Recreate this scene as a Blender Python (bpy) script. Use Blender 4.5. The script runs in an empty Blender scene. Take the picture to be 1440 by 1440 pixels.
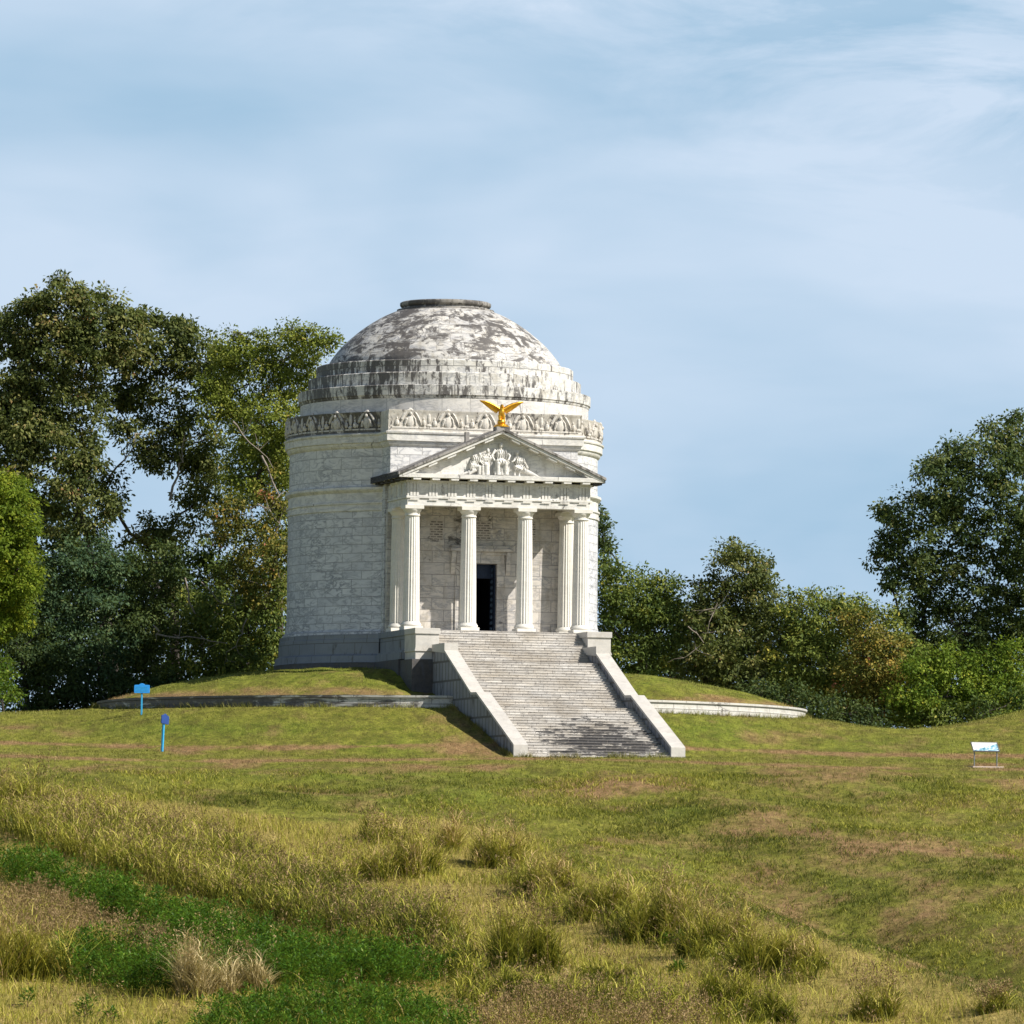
import bpy, math, random
import numpy as np
from mathutils import Matrix, Vector
R = math.radians
random.seed(7)
rng = np.random.default_rng(11)
sc = bpy.context.scene
COL = sc.collection

# ------------------------------------------------------------------ camera
F = 8646.0                       # focal length in pixels of a 1440 px wide frame
CAM = np.array((0.0, -330.0, -6.5))
YAW, PITCH, ROLL = math.atan(97 / F), math.atan(530 / F), 0.011
Mrot = Matrix.Rotation(-YAW, 3, 'Z') @ Matrix.Rotation(R(90) + PITCH, 3, 'X') @ Matrix.Rotation(ROLL, 3, 'Z')
cd = bpy.data.cameras.new('camera')
cam = bpy.data.objects.new('camera', cd)
COL.objects.link(cam)
cd.sensor_width = 36; cd.lens = F / 1440 * 36; cd.clip_start = 1; cd.clip_end = 9000
cam.matrix_world = Matrix.Translation(Vector(CAM)) @ Mrot.to_4x4()
sc.camera = cam
MR = np.array(Mrot)

def proj(p):                     # world -> picture (1440 scale), only used to lay the ground cover out
    q = (np.asarray(p, float) - CAM) @ MR
    d = np.maximum(-q[..., 2], 1e-3)
    return 720 + F * q[..., 0] / d, 720 - F * q[..., 1] / d

def unproj(px, py, s):           # point at ground distance s from the camera
    d = MR @ np.array(((px - 720) / F, -(py - 720) / F, -1.0))
    return CAM + d * (s / d[1])

# ------------------------------------------------------------------ ground shape
PS = np.array([-900, 0, 50, 130, 180, 190, 200, 215, 230, 250, 270, 285, 297, 301, 304, 308, 312, 320, 330, 345, 370, 420, 500, 700, 1200, 4000], float)
PZ = np.array([-9, -8.2, -10, -12, -11.7, -11.3, -10.6, -9.1, -7.6, -5.3, -3.0, -1.25, -.25, -.03, .1, .55, 1.15, 2.25, 2.6, 2.3, 1.2, -1, -3, -5, -8, -8.])
G0, G1 = np.array((4.2, -66.0)), np.array((19.6, -123.0))
GD = (G1 - G0) / np.linalg.norm(G1 - G0); GN = np.array((-GD[1], GD[0])); GL = np.linalg.norm(G1 - G0)
if GN[0] < 0: GN = -GN

def sstep(a, b, x):
    t = np.clip((x - a) / (b - a), 0, 1); return t * t * (3 - 2 * t)

def ground(x, y):
    x = np.asarray(x, float); y = np.asarray(y, float)
    s = y + 330
    z = np.zeros(np.broadcast(x, y).shape)
    for o, w in ((-4, .15), (-2, .2), (0, .3), (2, .2), (4, .15)):
        z = z + w * np.interp(s + o * sstep(303, 296, s), PS, PZ)
    r = np.hypot(x, y)
    rad = np.interp(r, [0, 18.9, 20.5, 30, 40, 80], [2.62, 2.62, 2.4, -.05, -3, -30])
    z = np.maximum(z, rad)
    # dip and hump of the crest to the right
    z = z + 1.5 * np.exp(-((x - 36) / 6.0) ** 2 - ((y + 3) / 12.0) ** 2) - .45 * np.exp(-((x - 24.5) / 4.0) ** 2 - ((y) / 12.0) ** 2)
    z = z + .30 * np.exp(-((x - 20.0) / 2.6) ** 2 - ((y + 3) / 5.0) ** 2) + .22 * np.exp(-((x + 18.5) / 3.5) ** 2 - ((y + 2) / 5.0) ** 2)
    # gully on the right of the weedy spur
    dx, dy = x - G0[0], y - G0[1]
    t = (dx * GD[0] + dy * GD[1]) / GL; w = dx * GN[0] + dy * GN[1]
    z = z - 2.3 * sstep(-.1, .7, t) * sstep(2.2, 1.2, t) * np.exp(-((w - 4.2) / 3.4) ** 2)
    z = z + .6 * sstep(0, .6, t) * np.exp(-((w + 2.0) / 2.5) ** 2)
    slope = sstep(300, 285, s)
    z = z + slope * (.14 * np.sin(x * .55 + y * .21) + .12 * np.sin(x * .23 - y * .47 + 1.3) + .07 * np.sin(x * 1.1 + y * .9))
    z = z + .03 * np.sin(x * .9 + 2) * np.sin(y * 1.3) * sstep(20, 30, r)
    return z

def hit(px, py, s0=150, s1=420):
    ss = np.arange(s0, s1, .25)
    d = MR @ np.array(((px - 720) / F, -(py - 720) / F, -1.0))
    P = CAM + d[None] * (ss / d[1])[:, None]
    g = ground(P[:, 0], P[:, 1])
    k = np.argmax(P[:, 2] <= g)
    if P[k, 2] > g[k]: k = len(ss) - 1
    return np.array((P[k, 0], P[k, 1], g[k]))

# ------------------------------------------------------------------ node helper
class NT:
    def __init__(s, tree): s.t = tree; s.n = tree.nodes; s.l = tree.links
    def node(s, typ, **kw):
        nd = s.n.new(typ)
        for k, v in kw.items():
            if k.startswith('i_'):
                k2 = k[2:]; k2 = int(k2) if k2.isdigit() else k2.replace('_', ' ')
                s.put(nd.inputs[k2], v)
            else: setattr(nd, k, v)
        return nd
    def put(s, sock, v):
        if hasattr(v, 'is_output') or isinstance(v, bpy.types.NodeSocket): s.l.new(v, sock)
        else:
            if isinstance(v, tuple) and len(v) == 3 and sock.type == 'RGBA': v = v + (1,)
            sock.default_value = v
    def noise(s, vec, scale, detail=4, rough=.55, dist=0.0):
        return s.node('ShaderNodeTexNoise', i_Vector=vec, i_Scale=scale, i_Detail=detail, i_Roughness=rough, i_Distortion=dist).outputs['Fac']
    def math(s, op, a, b=0.0, clamp=False):
        nd = s.node('ShaderNodeMath', operation=op, use_clamp=clamp); s.put(nd.inputs[0], a); s.put(nd.inputs[1], b); return nd.outputs[0]
    def ramp(s, fac, stops, interp='LINEAR'):
        nd = s.node('ShaderNodeValToRGB'); nd.color_ramp.interpolation = interp
        e = nd.color_ramp.elements
        while len(e) < len(stops): e.new(.5)
        for i, (p, c) in enumerate(stops):
            e[i].position = p; e[i].color = (c, c, c, 1) if not isinstance(c, tuple) else c + (1,)
        s.put(nd.inputs[0], fac); return nd.outputs[0]
    def mix(s, fac, a, b, typ='MIX'):
        nd = s.node('ShaderNodeMix', data_type='RGBA', blend_type=typ)
        s.put(nd.inputs[0], fac); s.put(nd.inputs[6], a); s.put(nd.inputs[7], b); return nd.outputs[2]
    def mapv(s, vec, scale=(1, 1, 1), loc=(0, 0, 0), rot=(0, 0, 0)):
        return s.node('ShaderNodeMapping', i_Vector=vec, i_Scale=scale, i_Location=loc, i_Rotation=rot).outputs[0]
    def attr(s, name): return s.node('ShaderNodeAttribute', attribute_name=name).outputs['Fac']
    def bump(s, h, strength=.3, dist=.02): return s.node('ShaderNodeBump', i_Height=h, i_Strength=strength, i_Distance=dist).outputs[0]

def new_mat(name):
    m = bpy.data.materials.new(name); m.use_nodes = True
    nt = NT(m.node_tree); bs = m.node_tree.nodes['Principled BSDF']
    return m, nt, bs

def simple(name, col, rough=.6, metal=0.0, var=.0, scale=6):
    m, nt, b = new_mat(name)
    tc = nt.node('ShaderNodeTexCoord').outputs['Object']
    if var:
        n = nt.noise(tc, scale, 5)
        c = nt.mix(nt.ramp(n, [(.3, 0.0), (.7, 1.0)]), tuple(x * (1 - var) for x in col), tuple(min(1, x * (1 + var)) for x in col))
        nt.put(b.inputs['Base Color'], c)
    else: nt.put(b.inputs['Base Color'], col)
    b.inputs['Roughness'].default_value = rough; b.inputs['Metallic'].default_value = metal
    return m

def marble(name, brick=None, base=(.74, .71, .66), vein=.5, stain=.0, stain_z=(1, 1, .35), stain_scale=1.6, joint=.55, sx=0.0, shift=0.0, streak=0.0, mortar=.02, vein_rot=(.5, .3, .6), grime=.25, bvar=.12):
    m, nt, b = new_mat(name)
    T = nt.node('ShaderNodeTexCoord'); ob = T.outputs['Object']; uv = T.outputs['UV']
    # soft clouding
    n1 = nt.noise(ob, .9, 6, .6, .6)
    c = nt.mix(nt.ramp(n1, [(.35, 0.0), (.7, 1.0)]), base, tuple(x * .86 for x in base))
    # diagonal veins, their course shifted from stone to stone
    vv = nt.mapv(ob, (.8, .8, 2.2), rot=vein_rot)
    if brick:
        bk = nt.node('ShaderNodeTexBrick', i_Vector=uv, i_Scale=1.0, i_Mortar_Size=mortar, i_Mortar_Smooth=.2, i_Brick_Width=brick[0], i_Row_Height=brick[1],
                     i_Color1=(0, 0, 0), i_Color2=(1, 1, 1), i_Mortar=(.5, .5, .5))
        bk.offset = .5
        cell = nt.math('MULTIPLY', bk.outputs['Color'], 7.0)
        cv = nt.node('ShaderNodeCombineXYZ'); nt.put(cv.inputs[0], cell); nt.put(cv.inputs[1], cell); nt.put(cv.inputs[2], cell)
        vv = nt.node('ShaderNodeVectorMath', operation='ADD', i_0=vv, i_1=cv.outputs[0]).outputs[0]
    nv = nt.noise(vv, 1.25, 6, .58, .9)
    line = nt.math('ABSOLUTE', nt.math('SUBTRACT', nv, .5))
    vm = nt.ramp(line, [(.0, 1.0), (.018, .6), (.06, .12), (.14, 0.0)])
    patch = nt.ramp(nt.noise(ob, .55, 3), [(.36, 0.45), (.60, 1.0)])
    c = nt.mix(nt.math('MULTIPLY', nt.math('MULTIPLY', vm, patch), vein), c, (.20, .21, .24))
    if brick:
        c = nt.mix(nt.math('MULTIPLY', bk.outputs['Color'], bvar), c, tuple(x * q for x, q in zip(base, (.58, .60, .66))))
        c = nt.mix(nt.math('MULTIPLY', bk.outputs['Fac'], joint), c, (.10, .095, .09))
    # grime: brown-grey blotches
    g = nt.ramp(nt.noise(nt.mapv(ob, (1, 1, .5)), 2.3, 7, .65, .4), [(.50, 0.0), (.75, 1.0)])
    c = nt.mix(nt.math('MULTIPLY', g, grime), c, tuple(x * q for x, q in zip(base, (.45, .42, .36))))
    if streak:
        dn = nt.noise(nt.mapv(ob, (2.6, 2.6, .16)), 1.2, 6, .7)
    if stain:
        sv = nt.mapv(ob, stain_z)
        if brick and shift:
            cs = nt.math('MULTIPLY', bk.outputs['Color'], shift); c3 = nt.node('ShaderNodeCombineXYZ', i_0=cs, i_1=cs, i_2=cs)
            sv = nt.node('ShaderNodeVectorMath', operation='ADD', i_0=sv, i_1=c3.outputs[0]).outputs[0]
        big = nt.noise(sv, stain_scale, 10, .74, .9)
        reg = nt.noise(ob, .33, 2, .5)
        f = nt.math('ADD', big, nt.math('MULTIPLY', nt.math('SUBTRACT', reg, .5), .5))
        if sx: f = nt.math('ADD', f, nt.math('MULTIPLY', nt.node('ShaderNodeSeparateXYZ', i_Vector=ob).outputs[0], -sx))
        if streak: f = nt.math('ADD', f, nt.math('MULTIPLY', nt.math('SUBTRACT', dn, .5), streak))
        lo = .66 - .22 * stain
        sm = nt.ramp(f, [(lo, 0.0), (lo + .03, .55), (lo + .08, 1.0)])
        c = nt.mix(nt.math('MULTIPLY', sm, .95), c, nt.mix(nt.noise(ob, 5, 4), (.025, .025, .03), (.13, .115, .10)))
    nt.put(b.inputs['Base Color'], c)
    b.inputs['Roughness'].default_value = .6
    hb = nt.noise(ob, 9, 6, .6)
    if brick: hb = nt.math('SUBTRACT', hb, nt.math('MULTIPLY', bk.outputs['Fac'], 1.2))
    nt.put(b.inputs['Normal'], nt.bump(hb, .35, .02))
    return m

M = {}
M['wall'] = marble('marble_wall', brick=(1.25, .46), base=(.72, .72, .725), vein=1.0, grime=.14, joint=.5, bvar=.35)
M['upper'] = marble('marble_upper', brick=(1.35, .62), base=(.75, .74, .72), vein=.9, grime=.16, joint=.5, bvar=.22)
M['plain'] = marble('marble_plain', base=(.75, .73, .68), vein=.5, grime=.55, stain=.12, stain_z=(2, 2, .5), stain_scale=1.6, streak=.3)
M['attic'] = marble('marble_attic', brick=(1.6, 1.4), base=(.74, .71, .66), vein=.6, grime=.3, joint=.45, stain=.08)
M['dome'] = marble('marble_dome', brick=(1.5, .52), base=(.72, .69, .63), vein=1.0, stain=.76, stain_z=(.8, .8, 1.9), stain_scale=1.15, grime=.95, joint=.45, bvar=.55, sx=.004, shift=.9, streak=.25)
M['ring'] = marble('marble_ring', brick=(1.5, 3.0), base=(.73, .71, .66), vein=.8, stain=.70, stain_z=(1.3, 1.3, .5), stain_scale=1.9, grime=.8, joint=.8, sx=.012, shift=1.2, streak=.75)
M['cap'] = marble('weathered_cap_stone', base=(.33, .31, .28), vein=.4, stain=1.0, stain_z=(1.2, 1.2, .6), stain_scale=1.8, grime=.8)
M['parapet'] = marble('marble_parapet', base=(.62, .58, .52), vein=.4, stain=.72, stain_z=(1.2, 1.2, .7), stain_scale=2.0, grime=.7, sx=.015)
M['parapet_front'] = marble('marble_parapet_front', base=(.68, .64, .57), vein=.4, stain=.45, stain_z=(1.2, 1.2, .6), stain_scale=2.6, grime=.9)
M['porch'] = marble('marble_porch', brick=(1.3, .62), base=(.69, .64, .57), vein=.9, grime=.85, joint=.55, bvar=.4, stain=.16, stain_z=(1, 1, .8), stain_scale=1.5)
M['column'] = marble('marble_column', base=(.77, .74, .67), vein=.16, grime=.2)
M['base'] = marble('granite_base', brick=(1.35, 1.05), base=(.25, .27, .30), vein=.3, stain=.38, stain_z=(1, 1, .3), grime=.3, joint=.85, bvar=.35)
M['found'] = marble('foundation_stone', brick=(1.35, 1.05), base=(.075, .075, .08), vein=.2, stain=.9, stain_z=(1, 1, .3), grime=.5, joint=.8, bvar=.4)
M['ped'] = marble('granite_pedestal', base=(.60, .57, .52), vein=.2, grime=.35)
M['cheek'] = marble('granite_cheek', brick=(.62, 1.0), base=(.30, .305, .32), vein=.4, stain=.32, stain_z=(1, 1, .4), grime=.5, joint=1.0, bvar=.55, mortar=.06)
M['roof'] = marble('stone_roof', base=(.34, .32, .30), vein=.2, stain=.7, grime=.6)
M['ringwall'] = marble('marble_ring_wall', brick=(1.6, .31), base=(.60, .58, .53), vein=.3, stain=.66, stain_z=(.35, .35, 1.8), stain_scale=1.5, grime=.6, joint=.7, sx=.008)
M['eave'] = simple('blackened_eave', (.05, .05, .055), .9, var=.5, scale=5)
M['gold'] = simple('gilding', (.80, .42, .05), .34, .85, .2, 14)
M['bronze'] = simple('dark_bronze', (.015, .025, .05), .45, .5, .3, 10)
M['bronze2'] = simple('worn_bronze', (.10, .16, .24), .5, .4, .3, 14)
M['dark'] = simple('unlit_interior', (.06, .06, .07), .9)  # near-black colour stands in for the shade inside the building
M['blue'] = simple('blue_paint', (.02, .27, .72), .5, 0, .12, 10)
M['blue2'] = simple('deep_blue_paint', (.02, .06, .24), .5, 0, .12, 10)
M['cyan'] = simple('light_blue_paint', (.03, .33, .62), .5, 0, .12, 10)
M['metal'] = simple('grey_metal', (.20, .21, .22), .45, .6, .15, 12)
M['concrete'] = simple('pad_concrete', (.50, .40, .33), .9, 0, .15, 8)

def stairs_mat():
    m, nt, b = new_mat('granite_steps')
    T = nt.node('ShaderNodeTexCoord'); ob = T.outputs['Object']; uv = T.outputs['UV']
    bk = nt.node('ShaderNodeTexBrick', i_Vector=uv, i_Scale=1.0, i_Mortar_Size=.012, i_Brick_Width=1.0, i_Row_Height=.1447, i_Color1=(.50, .48, .45), i_Color2=(.68, .65, .60), i_Mortar=(.22, .20, .19))
    bk.offset = .37
    c = nt.mix(nt.ramp(nt.noise(ob, .6, 4), [(.35, 0.0), (.65, 1.0)]), bk.outputs['Color'], nt.mix(1.0, bk.outputs['Color'], (.78, .74, .68), 'MULTIPLY'))
    small = nt.noise(nt.mapv(ob, (1.6, 1.2, 6.0)), 3.2, 6, .7)
    c = nt.mix(nt.ramp(small, [(.52, 0.0), (.66, .75)]), c, (.12, .11, .10))
    sx = nt.node('ShaderNodeSeparateXYZ', i_Vector=ob)
    dx = nt.math('DIVIDE', nt.math('SUBTRACT', sx.outputs[0], .8), 2.9)
    dy = nt.math('DIVIDE', nt.math('ADD', sx.outputs[1], 28.7), 3.3)
    d = nt.math('ADD', nt.math('POWER', dx, 2.0), nt.math('POWER', dy, 2.0))
    rnd = nt.math('MULTIPLY', nt.math('SUBTRACT', nt.node('ShaderNodeSeparateColor', i_Color=bk.outputs['Color']).outputs[0], .56), 3.2)
    blot = nt.math('ADD', rnd, nt.math('ADD', nt.math('MULTIPLY', nt.noise(nt.mapv(ob, (1.3, 1.0, 5.0)), 2.2, 6, .7), 1.7), nt.math('MULTIPLY', d, -.42)))
    sm = nt.ramp(blot, [(.57, 0.0), (.66, .8), (.95, 1.0)])
    c = nt.mix(nt.math('MULTIPLY', sm, .93), c, (.035, .035, .04))
    nt.put(b.inputs['Base Color'], c); b.inputs['Roughness'].default_value = .8
    nt.put(b.inputs['Normal'], nt.bump(nt.noise(ob, 12, 5), .4, .02))
    return m
M['steps'] = stairs_mat()

def inscr_mat():
    m, nt, b = new_mat('inscribed_marble')
    ob = nt.node('ShaderNodeTexCoord').outputs['Object']
    w = nt.node('ShaderNodeTexBrick', i_Vector=nt.node('ShaderNodeTexCoord').outputs['UV'], i_Scale=1.0, i_Brick_Width=.34, i_Row_Height=.13, i_Mortar_Size=.035, i_Color1=(.06, .05, .05), i_Color2=(.22, .19, .17), i_Mortar=(.46, .42, .37))
    c = nt.mix(nt.ramp(nt.noise(ob, 2.2, 5), [(.45, 0.0), (.75, .7)]), w.outputs['Color'], (.50, .46, .41))
    nt.put(b.inputs['Base Color'], c); b.inputs['Roughness'].default_value = .7
    return m
M['inscr'] = inscr_mat()

def wayside_mat():
    m, nt, b = new_mat('printed_panel')
    ob = nt.node('ShaderNodeTexCoord').outputs['Object']
    sx = nt.node('ShaderNodeSeparateXYZ', i_Vector=ob)
    n = nt.noise(nt.mapv(ob, (3, 6, 6)), 2.2, 4)
    pic = nt.ramp(n, [(.35, (.04, .14, .20)), (.5, (.20, .42, .55)), (.65, (.75, .80, .82))])
    low = nt.ramp(nt.math('ADD', nt.math('MULTIPLY', sx.outputs[1], -1.4), nt.math('MULTIPLY', sx.outputs[0], .55)), [(.0, 0.0), (.06, 1.0)])
    c = nt.mix(low, (.82, .82, .78), pic)
    nt.put(b.inputs['Base Color'], c); b.inputs['Roughness'].default_value = .35
    return m
M['wayside'] = wayside_mat()

# ------------------------------------------------------------------ mesh helpers
def link(name, me, mat=None, parent=None):
    o = bpy.data.objects.new(name, me); COL.objects.link(o)
    if mat is not None: me.materials.append(mat)
    if parent is not None: o.parent = parent
    return o

def tag(o, label=None, cat=None, group=None, kind=None):
    for k, v in (('label', label), ('category', cat), ('group', group), ('kind', kind)):
        if v: o[k] = v
    return o

def empty(name, loc=(0, 0, 0), rz=0.0):
    o = bpy.data.objects.new(name, None); COL.objects.link(o)
    o.location = loc; o.rotation_euler = (0, 0, rz); o.empty_display_size = .3
    return o

class MB:
    def __init__(s): s.v = []; s.f = []; s.uv = []
    def face(s, pts, uvs=None):
        k = len(s.v); s.v += [tuple(p) for p in pts]; s.f.append(tuple(range(k, k + len(pts))))
        if uvs is None:
            a, b_, c = (Vector(pts[0]), Vector(pts[1]), Vector(pts[2]))
            n = (b_ - a).cross(c - a); ax = max(range(3), key=lambda i: abs(n[i]))
            uvs = [((p[1], p[2]) if ax == 0 else (p[0], p[2]) if ax == 1 else (p[0], p[1])) for p in pts]
        s.uv += uvs
    def box(s, x0, x1, y0, y1, z0, z1):
        if x0 > x1: x0, x1 = x1, x0
        if y0 > y1: y0, y1 = y1, y0
        p = [(x, y, z) for z in (z0, z1) for x, y in ((x0, y0), (x1, y0), (x1, y1), (x0, y1))]
        for q in ((0, 3, 2, 1), (4, 5, 6, 7), (0, 1, 5, 4), (1, 2, 6, 5), (2, 3, 7, 6), (3, 0, 4, 7)): s.face([p[i] for i in q])
        return s
    def lathe(s, prof, a0=0.0, a1=2 * math.pi, n=128, rref=8.3, c=(0, 0), cap_ends=False, mod=None):
        for j in range(len(prof) - 1):
            (r0, z0), (r1, z1) = prof[j], prof[j + 1]
            dv = math.hypot(r1 - r0, z1 - z0)
            for i in range(n):
                t0, t1 = a0 + (a1 - a0) * i / n, a0 + (a1 - a0) * (i + 1) / n
                m0, m1 = (mod(t0), mod(t1)) if mod else (1, 1)
                P = lambda r, t, z, m: (c[0] + r * m * math.cos(t), c[1] + r * m * math.sin(t), z)
                s.face([P(r0, t0, z0, m0), P(r0, t1, z0, m1), P(r1, t1, z1, m1), P(r1, t0, z1, m0)],
                       [(t0 * rref, z0), (t1 * rref, z0), (t1 * rref, z1 if abs(z1 - z0) > .02 else z0 + dv), (t0 * rref, z1 if abs(z1 - z0) > .02 else z0 + dv)])
        return s
    def prism(s, poly, axis, lo, hi):          # polygon extruded along an axis; poly in the two other coordinates
        def P(a, b, t): return (t, a, b) if axis == 0 else (a, t, b) if axis == 1 else (a, b, t)
        n = len(poly)
        for i in range(n):
            a, b = poly[i], poly[(i + 1) % n]
            s.face([P(*a, lo), P(*b, lo), P(*b, hi), P(*a, hi)])
        s.face([P(*q, lo) for q in poly][::-1]); s.face([P(*q, hi) for q in poly])
        return s
    def tube(s, pts, rad, n=8):
        rings = []
        for i, p in enumerate(pts):
            p = Vector(p); a = Vector(pts[max(0, i - 1)]); b = Vector(pts[min(len(pts) - 1, i + 1)])
            d = (b - a).normalized(); u = d.cross(Vector((0, 0, 1)) if abs(d.z) < .9 else Vector((1, 0, 0))).normalized(); w = d.cross(u)
            r = rad[i] if hasattr(rad, '__len__') else rad
            rings.append([p + r * (math.cos(2 * math.pi * k / n) * u + math.sin(2 * math.pi * k / n) * w) for k in range(n)])
        for i in range(len(rings) - 1):
            for k in range(n): s.face([rings[i][k], rings[i][(k + 1) % n], rings[i + 1][(k + 1) % n], rings[i + 1][k]])
        s.face(rings[0][::-1]); s.face(rings[-1])
        return s
    def ball(s, c, r, n=10, m=7, rot=None):
        r = r if hasattr(r, '__len__') else (r, r, r)
        def P(i, j):
            t, f = 2 * math.pi * i / n, math.pi * j / m
            q = Vector((r[0] * math.sin(f) * math.cos(t), r[1] * math.sin(f) * math.sin(t), r[2] * math.cos(f)))
            if rot is not None: q = rot @ q
            return Vector(c) + q
        for j in range(m):
            for i in range(n):
                if j == 0: s.face([P(0, 0), P(i, 1), P(i + 1, 1)])
                elif j == m - 1: s.face([P(i, j), P(0, m), P(i + 1, j)])
                else: s.face([P(i, j), P(i, j + 1), P(i + 1, j + 1), P(i + 1, j)])
        return s
    def build(s, name, mat, parent=None, smooth=35, weld=True, bevel=0):
        me = bpy.data.meshes.new(name); me.from_pydata(s.v, [], s.f); me.update()
        ul = me.uv_layers.new(name='UVMap')
        ul.data.foreach_set('uv', np.array(s.uv, 'f').ravel())
        if weld:
            import bmesh
            bm = bmesh.new(); bm.from_mesh(me); bmesh.ops.remove_doubles(bm, verts=bm.verts, dist=1e-4); bmesh.ops.recalc_face_normals(bm, faces=bm.faces); bm.to_mesh(me); bm.free()
        if smooth:
            me.polygons.foreach_set('use_smooth', [True] * len(me.polygons)); me.set_sharp_from_angle(angle=R(smooth))
        o = link(name, me, mat, parent)
        if bevel:
            b = o.modifiers.new('edge', 'BEVEL'); b.width = bevel; b.segments = 1; b.limit_method = 'ANGLE'; b.angle_limit = R(50)
        return o

def np_mesh(name, V, Q, tone=None, mat=None, parent=None, extra=None, smooth=False):
    me = bpy.data.meshes.new(name)
    V = np.ascontiguousarray(V, 'f'); Q = np.ascontiguousarray(Q, 'i'); k = Q.shape[1]
    me.vertices.add(len(V)); me.vertices.foreach_set('co', V.ravel())
    me.loops.add(Q.size); me.loops.foreach_set('vertex_index', Q.ravel())
    me.polygons.add(len(Q)); me.polygons.foreach_set('loop_start', np.arange(0, Q.size, k, dtype='i'))
    me.update(calc_edges=True)
    if smooth: me.polygons.foreach_set('use_smooth', np.ones(len(Q), bool))
    if tone is not None:
        a = me.attributes.new('tone', 'FLOAT', 'FACE'); a.data.foreach_set('value', np.ascontiguousarray(tone, 'f'))
    for nm, dom, arr in (extra or []):
        a = me.attributes.new(nm, 'FLOAT', dom); a.data.foreach_set('value', np.ascontiguousarray(arr, 'f'))
    return link(name, me, mat, parent)

# ------------------------------------------------------------------ THE MEMORIAL  (local x = along the front, local -y = out of the front)
A = R(15)
mem = empty('memorial_building', (0, 0, 0), A)
tag(mem, 'white marble domed rotunda with columned portico and long stone stairway on the grassy mound', 'memorial')
FL = 6.80                          # portico floor
HW = 5.1                           # half width of the front block
VB, VF = 7.6, 8.25                 # back wall of the porch, upper front wall
cut = math.atan2(HW, 6.5) - .02
arcs = (-math.pi / 2 + cut, 1.5 * math.pi - cut)
def ring(prof, name, mat, n=150, parent=mem, full=False, rref=8.3, smooth=35):
    mb = MB()
    if full: mb.lathe(prof, 0, 2 * math.pi, n, rref)
    else: mb.lathe(prof, arcs[0], arcs[1], n, rref)
    return mb.build(name, mat, parent, smooth)

# base
ring([(9.0, 2.6), (9.0, 5.27), (8.9, 5.275)], 'foundation', M['found'])
ring([(9.02, 5.25), (8.97, 5.30), (8.93, 5.62), (8.82, 5.69), (8.76, 5.72), (8.74, 6.48), (8.70, 6.52), (8.70, 6.74), (8.40, 6.76)], 'base_course', M['base'])
ring([(8.56, 6.76), (8.56, 6.86), (8.48, 6.95), (8.42, 7.02), (8.40, 7.4), (8.345, 7.6), (8.33, 13.24)], 'lower_wall', M['wall'])
band = ring([(8.33, 13.24), (8.40, 13.27), (8.40, 13.42), (8.36, 13.44), (8.36, 13.60), (8.43, 13.63), (8.43, 13.72), (8.33, 13.75), (8.33, 14.22), (8.40, 14.26), (8.50, 14.38), (8.50, 14.50), (8.32, 14.56)], 'band_course', M['plain'])
ring([(8.29, 14.56), (8.28, 16.55)], 'upper_wall', M['upper'])
CP = [(8.28, 16.55), (8.33, 16.58), (8.40, 16.66), (8.44, 16.76), (8.44, 16.80), (8.53, 16.84), (8.54, 17.18), (8.60, 17.22), (8.62, 17.30), (8.46, 17.37)]
ring(CP, 'cornice', M['plain'])
PP = [(8.46, 17.36), (8.46, 17.5), (8.42, 17.55), (8.44, 18.25), (8.50, 18.36), (8.52, 18.46), (8.2, 18.46), (8.2, 17.4)]
ring(PP, 'parapet', M['parapet'])
mbg = MB(); mbg.lathe([(8.3, 17.42), (7.6, 17.44)], 0, 2 * math.pi, 128); mbg.build('gutter', M['parapet'], mem)
ring([(7.75, 17.35), (7.75, 19.22)], 'attic_wall', M['attic'], full=True)
ring([(7.75, 19.22), (7.79, 19.27), (7.80, 19.35), (7.86, 19.40), (7.87, 19.90), (7.80, 19.93), (7.28, 19.98)], 'stepped_ring', M['ring'], full=True)
ring([(7.33, 19.96), (7.34, 20.60), (7.27, 20.65), (6.86, 20.70)], 'stepped_ring', M['ring'], full=True)
ring([(6.91, 20.68), (6.92, 21.30), (6.85, 21.36), (6.22, 21.42)], 'stepped_ring', M['ring'], full=True)
dp = [(6.26, 21.40), (6.20, 21.65), (5.87, 22.12), (5.50, 22.55), (5.07, 22.95), (4.5, 23.42), (3.9, 23.83), (3.25, 24.2), (2.62, 24.47)]
def catmull(P, k=5):
    out = []
    for i in range(len(P) - 1):
        p0, p1, p2, p3 = P[max(i - 1, 0)], P[i], P[i + 1], P[min(i + 2, len(P) - 1)]
        for j in range(k):
            t = j / k
            out.append(tuple(.5 * (2 * b + (c - a) * t + (2 * a - 5 * b + 4 * c - d) * t * t + (3 * b - a - 3 * c + d) * t ** 3) for a, b, c, d in zip(p0, p1, p2, p3)))
    return out + [P[-1]]
dome = ring(catmull(dp), 'dome', M['dome'], full=True, rref=6)
ring([(2.62, 24.45), (2.62, 24.55), (2.34, 24.58), (2.32, 24.66), (2.42, 24.72), (2.46, 24.80), (2.45, 24.92), (2.36, 24.97), (2.0, 24.97), (1.95, 24.4)], 'oculus_ring', M['cap'], full=True, parent=dome)
mb = MB(); mb.lathe([(2.3, 24.42), (.001, 24.42)], 0, 2 * math.pi, 48); mb.build('oculus_blackout', M['dark'], mem)  # unseen disc added in the open oculus to keep the interior dark
mb = MB(); mb.lathe([(7.6, FL - .1), (.001, FL - .1)], 0, 2 * math.pi, 48); mb.build('floor', M['dark'], mem)

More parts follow.
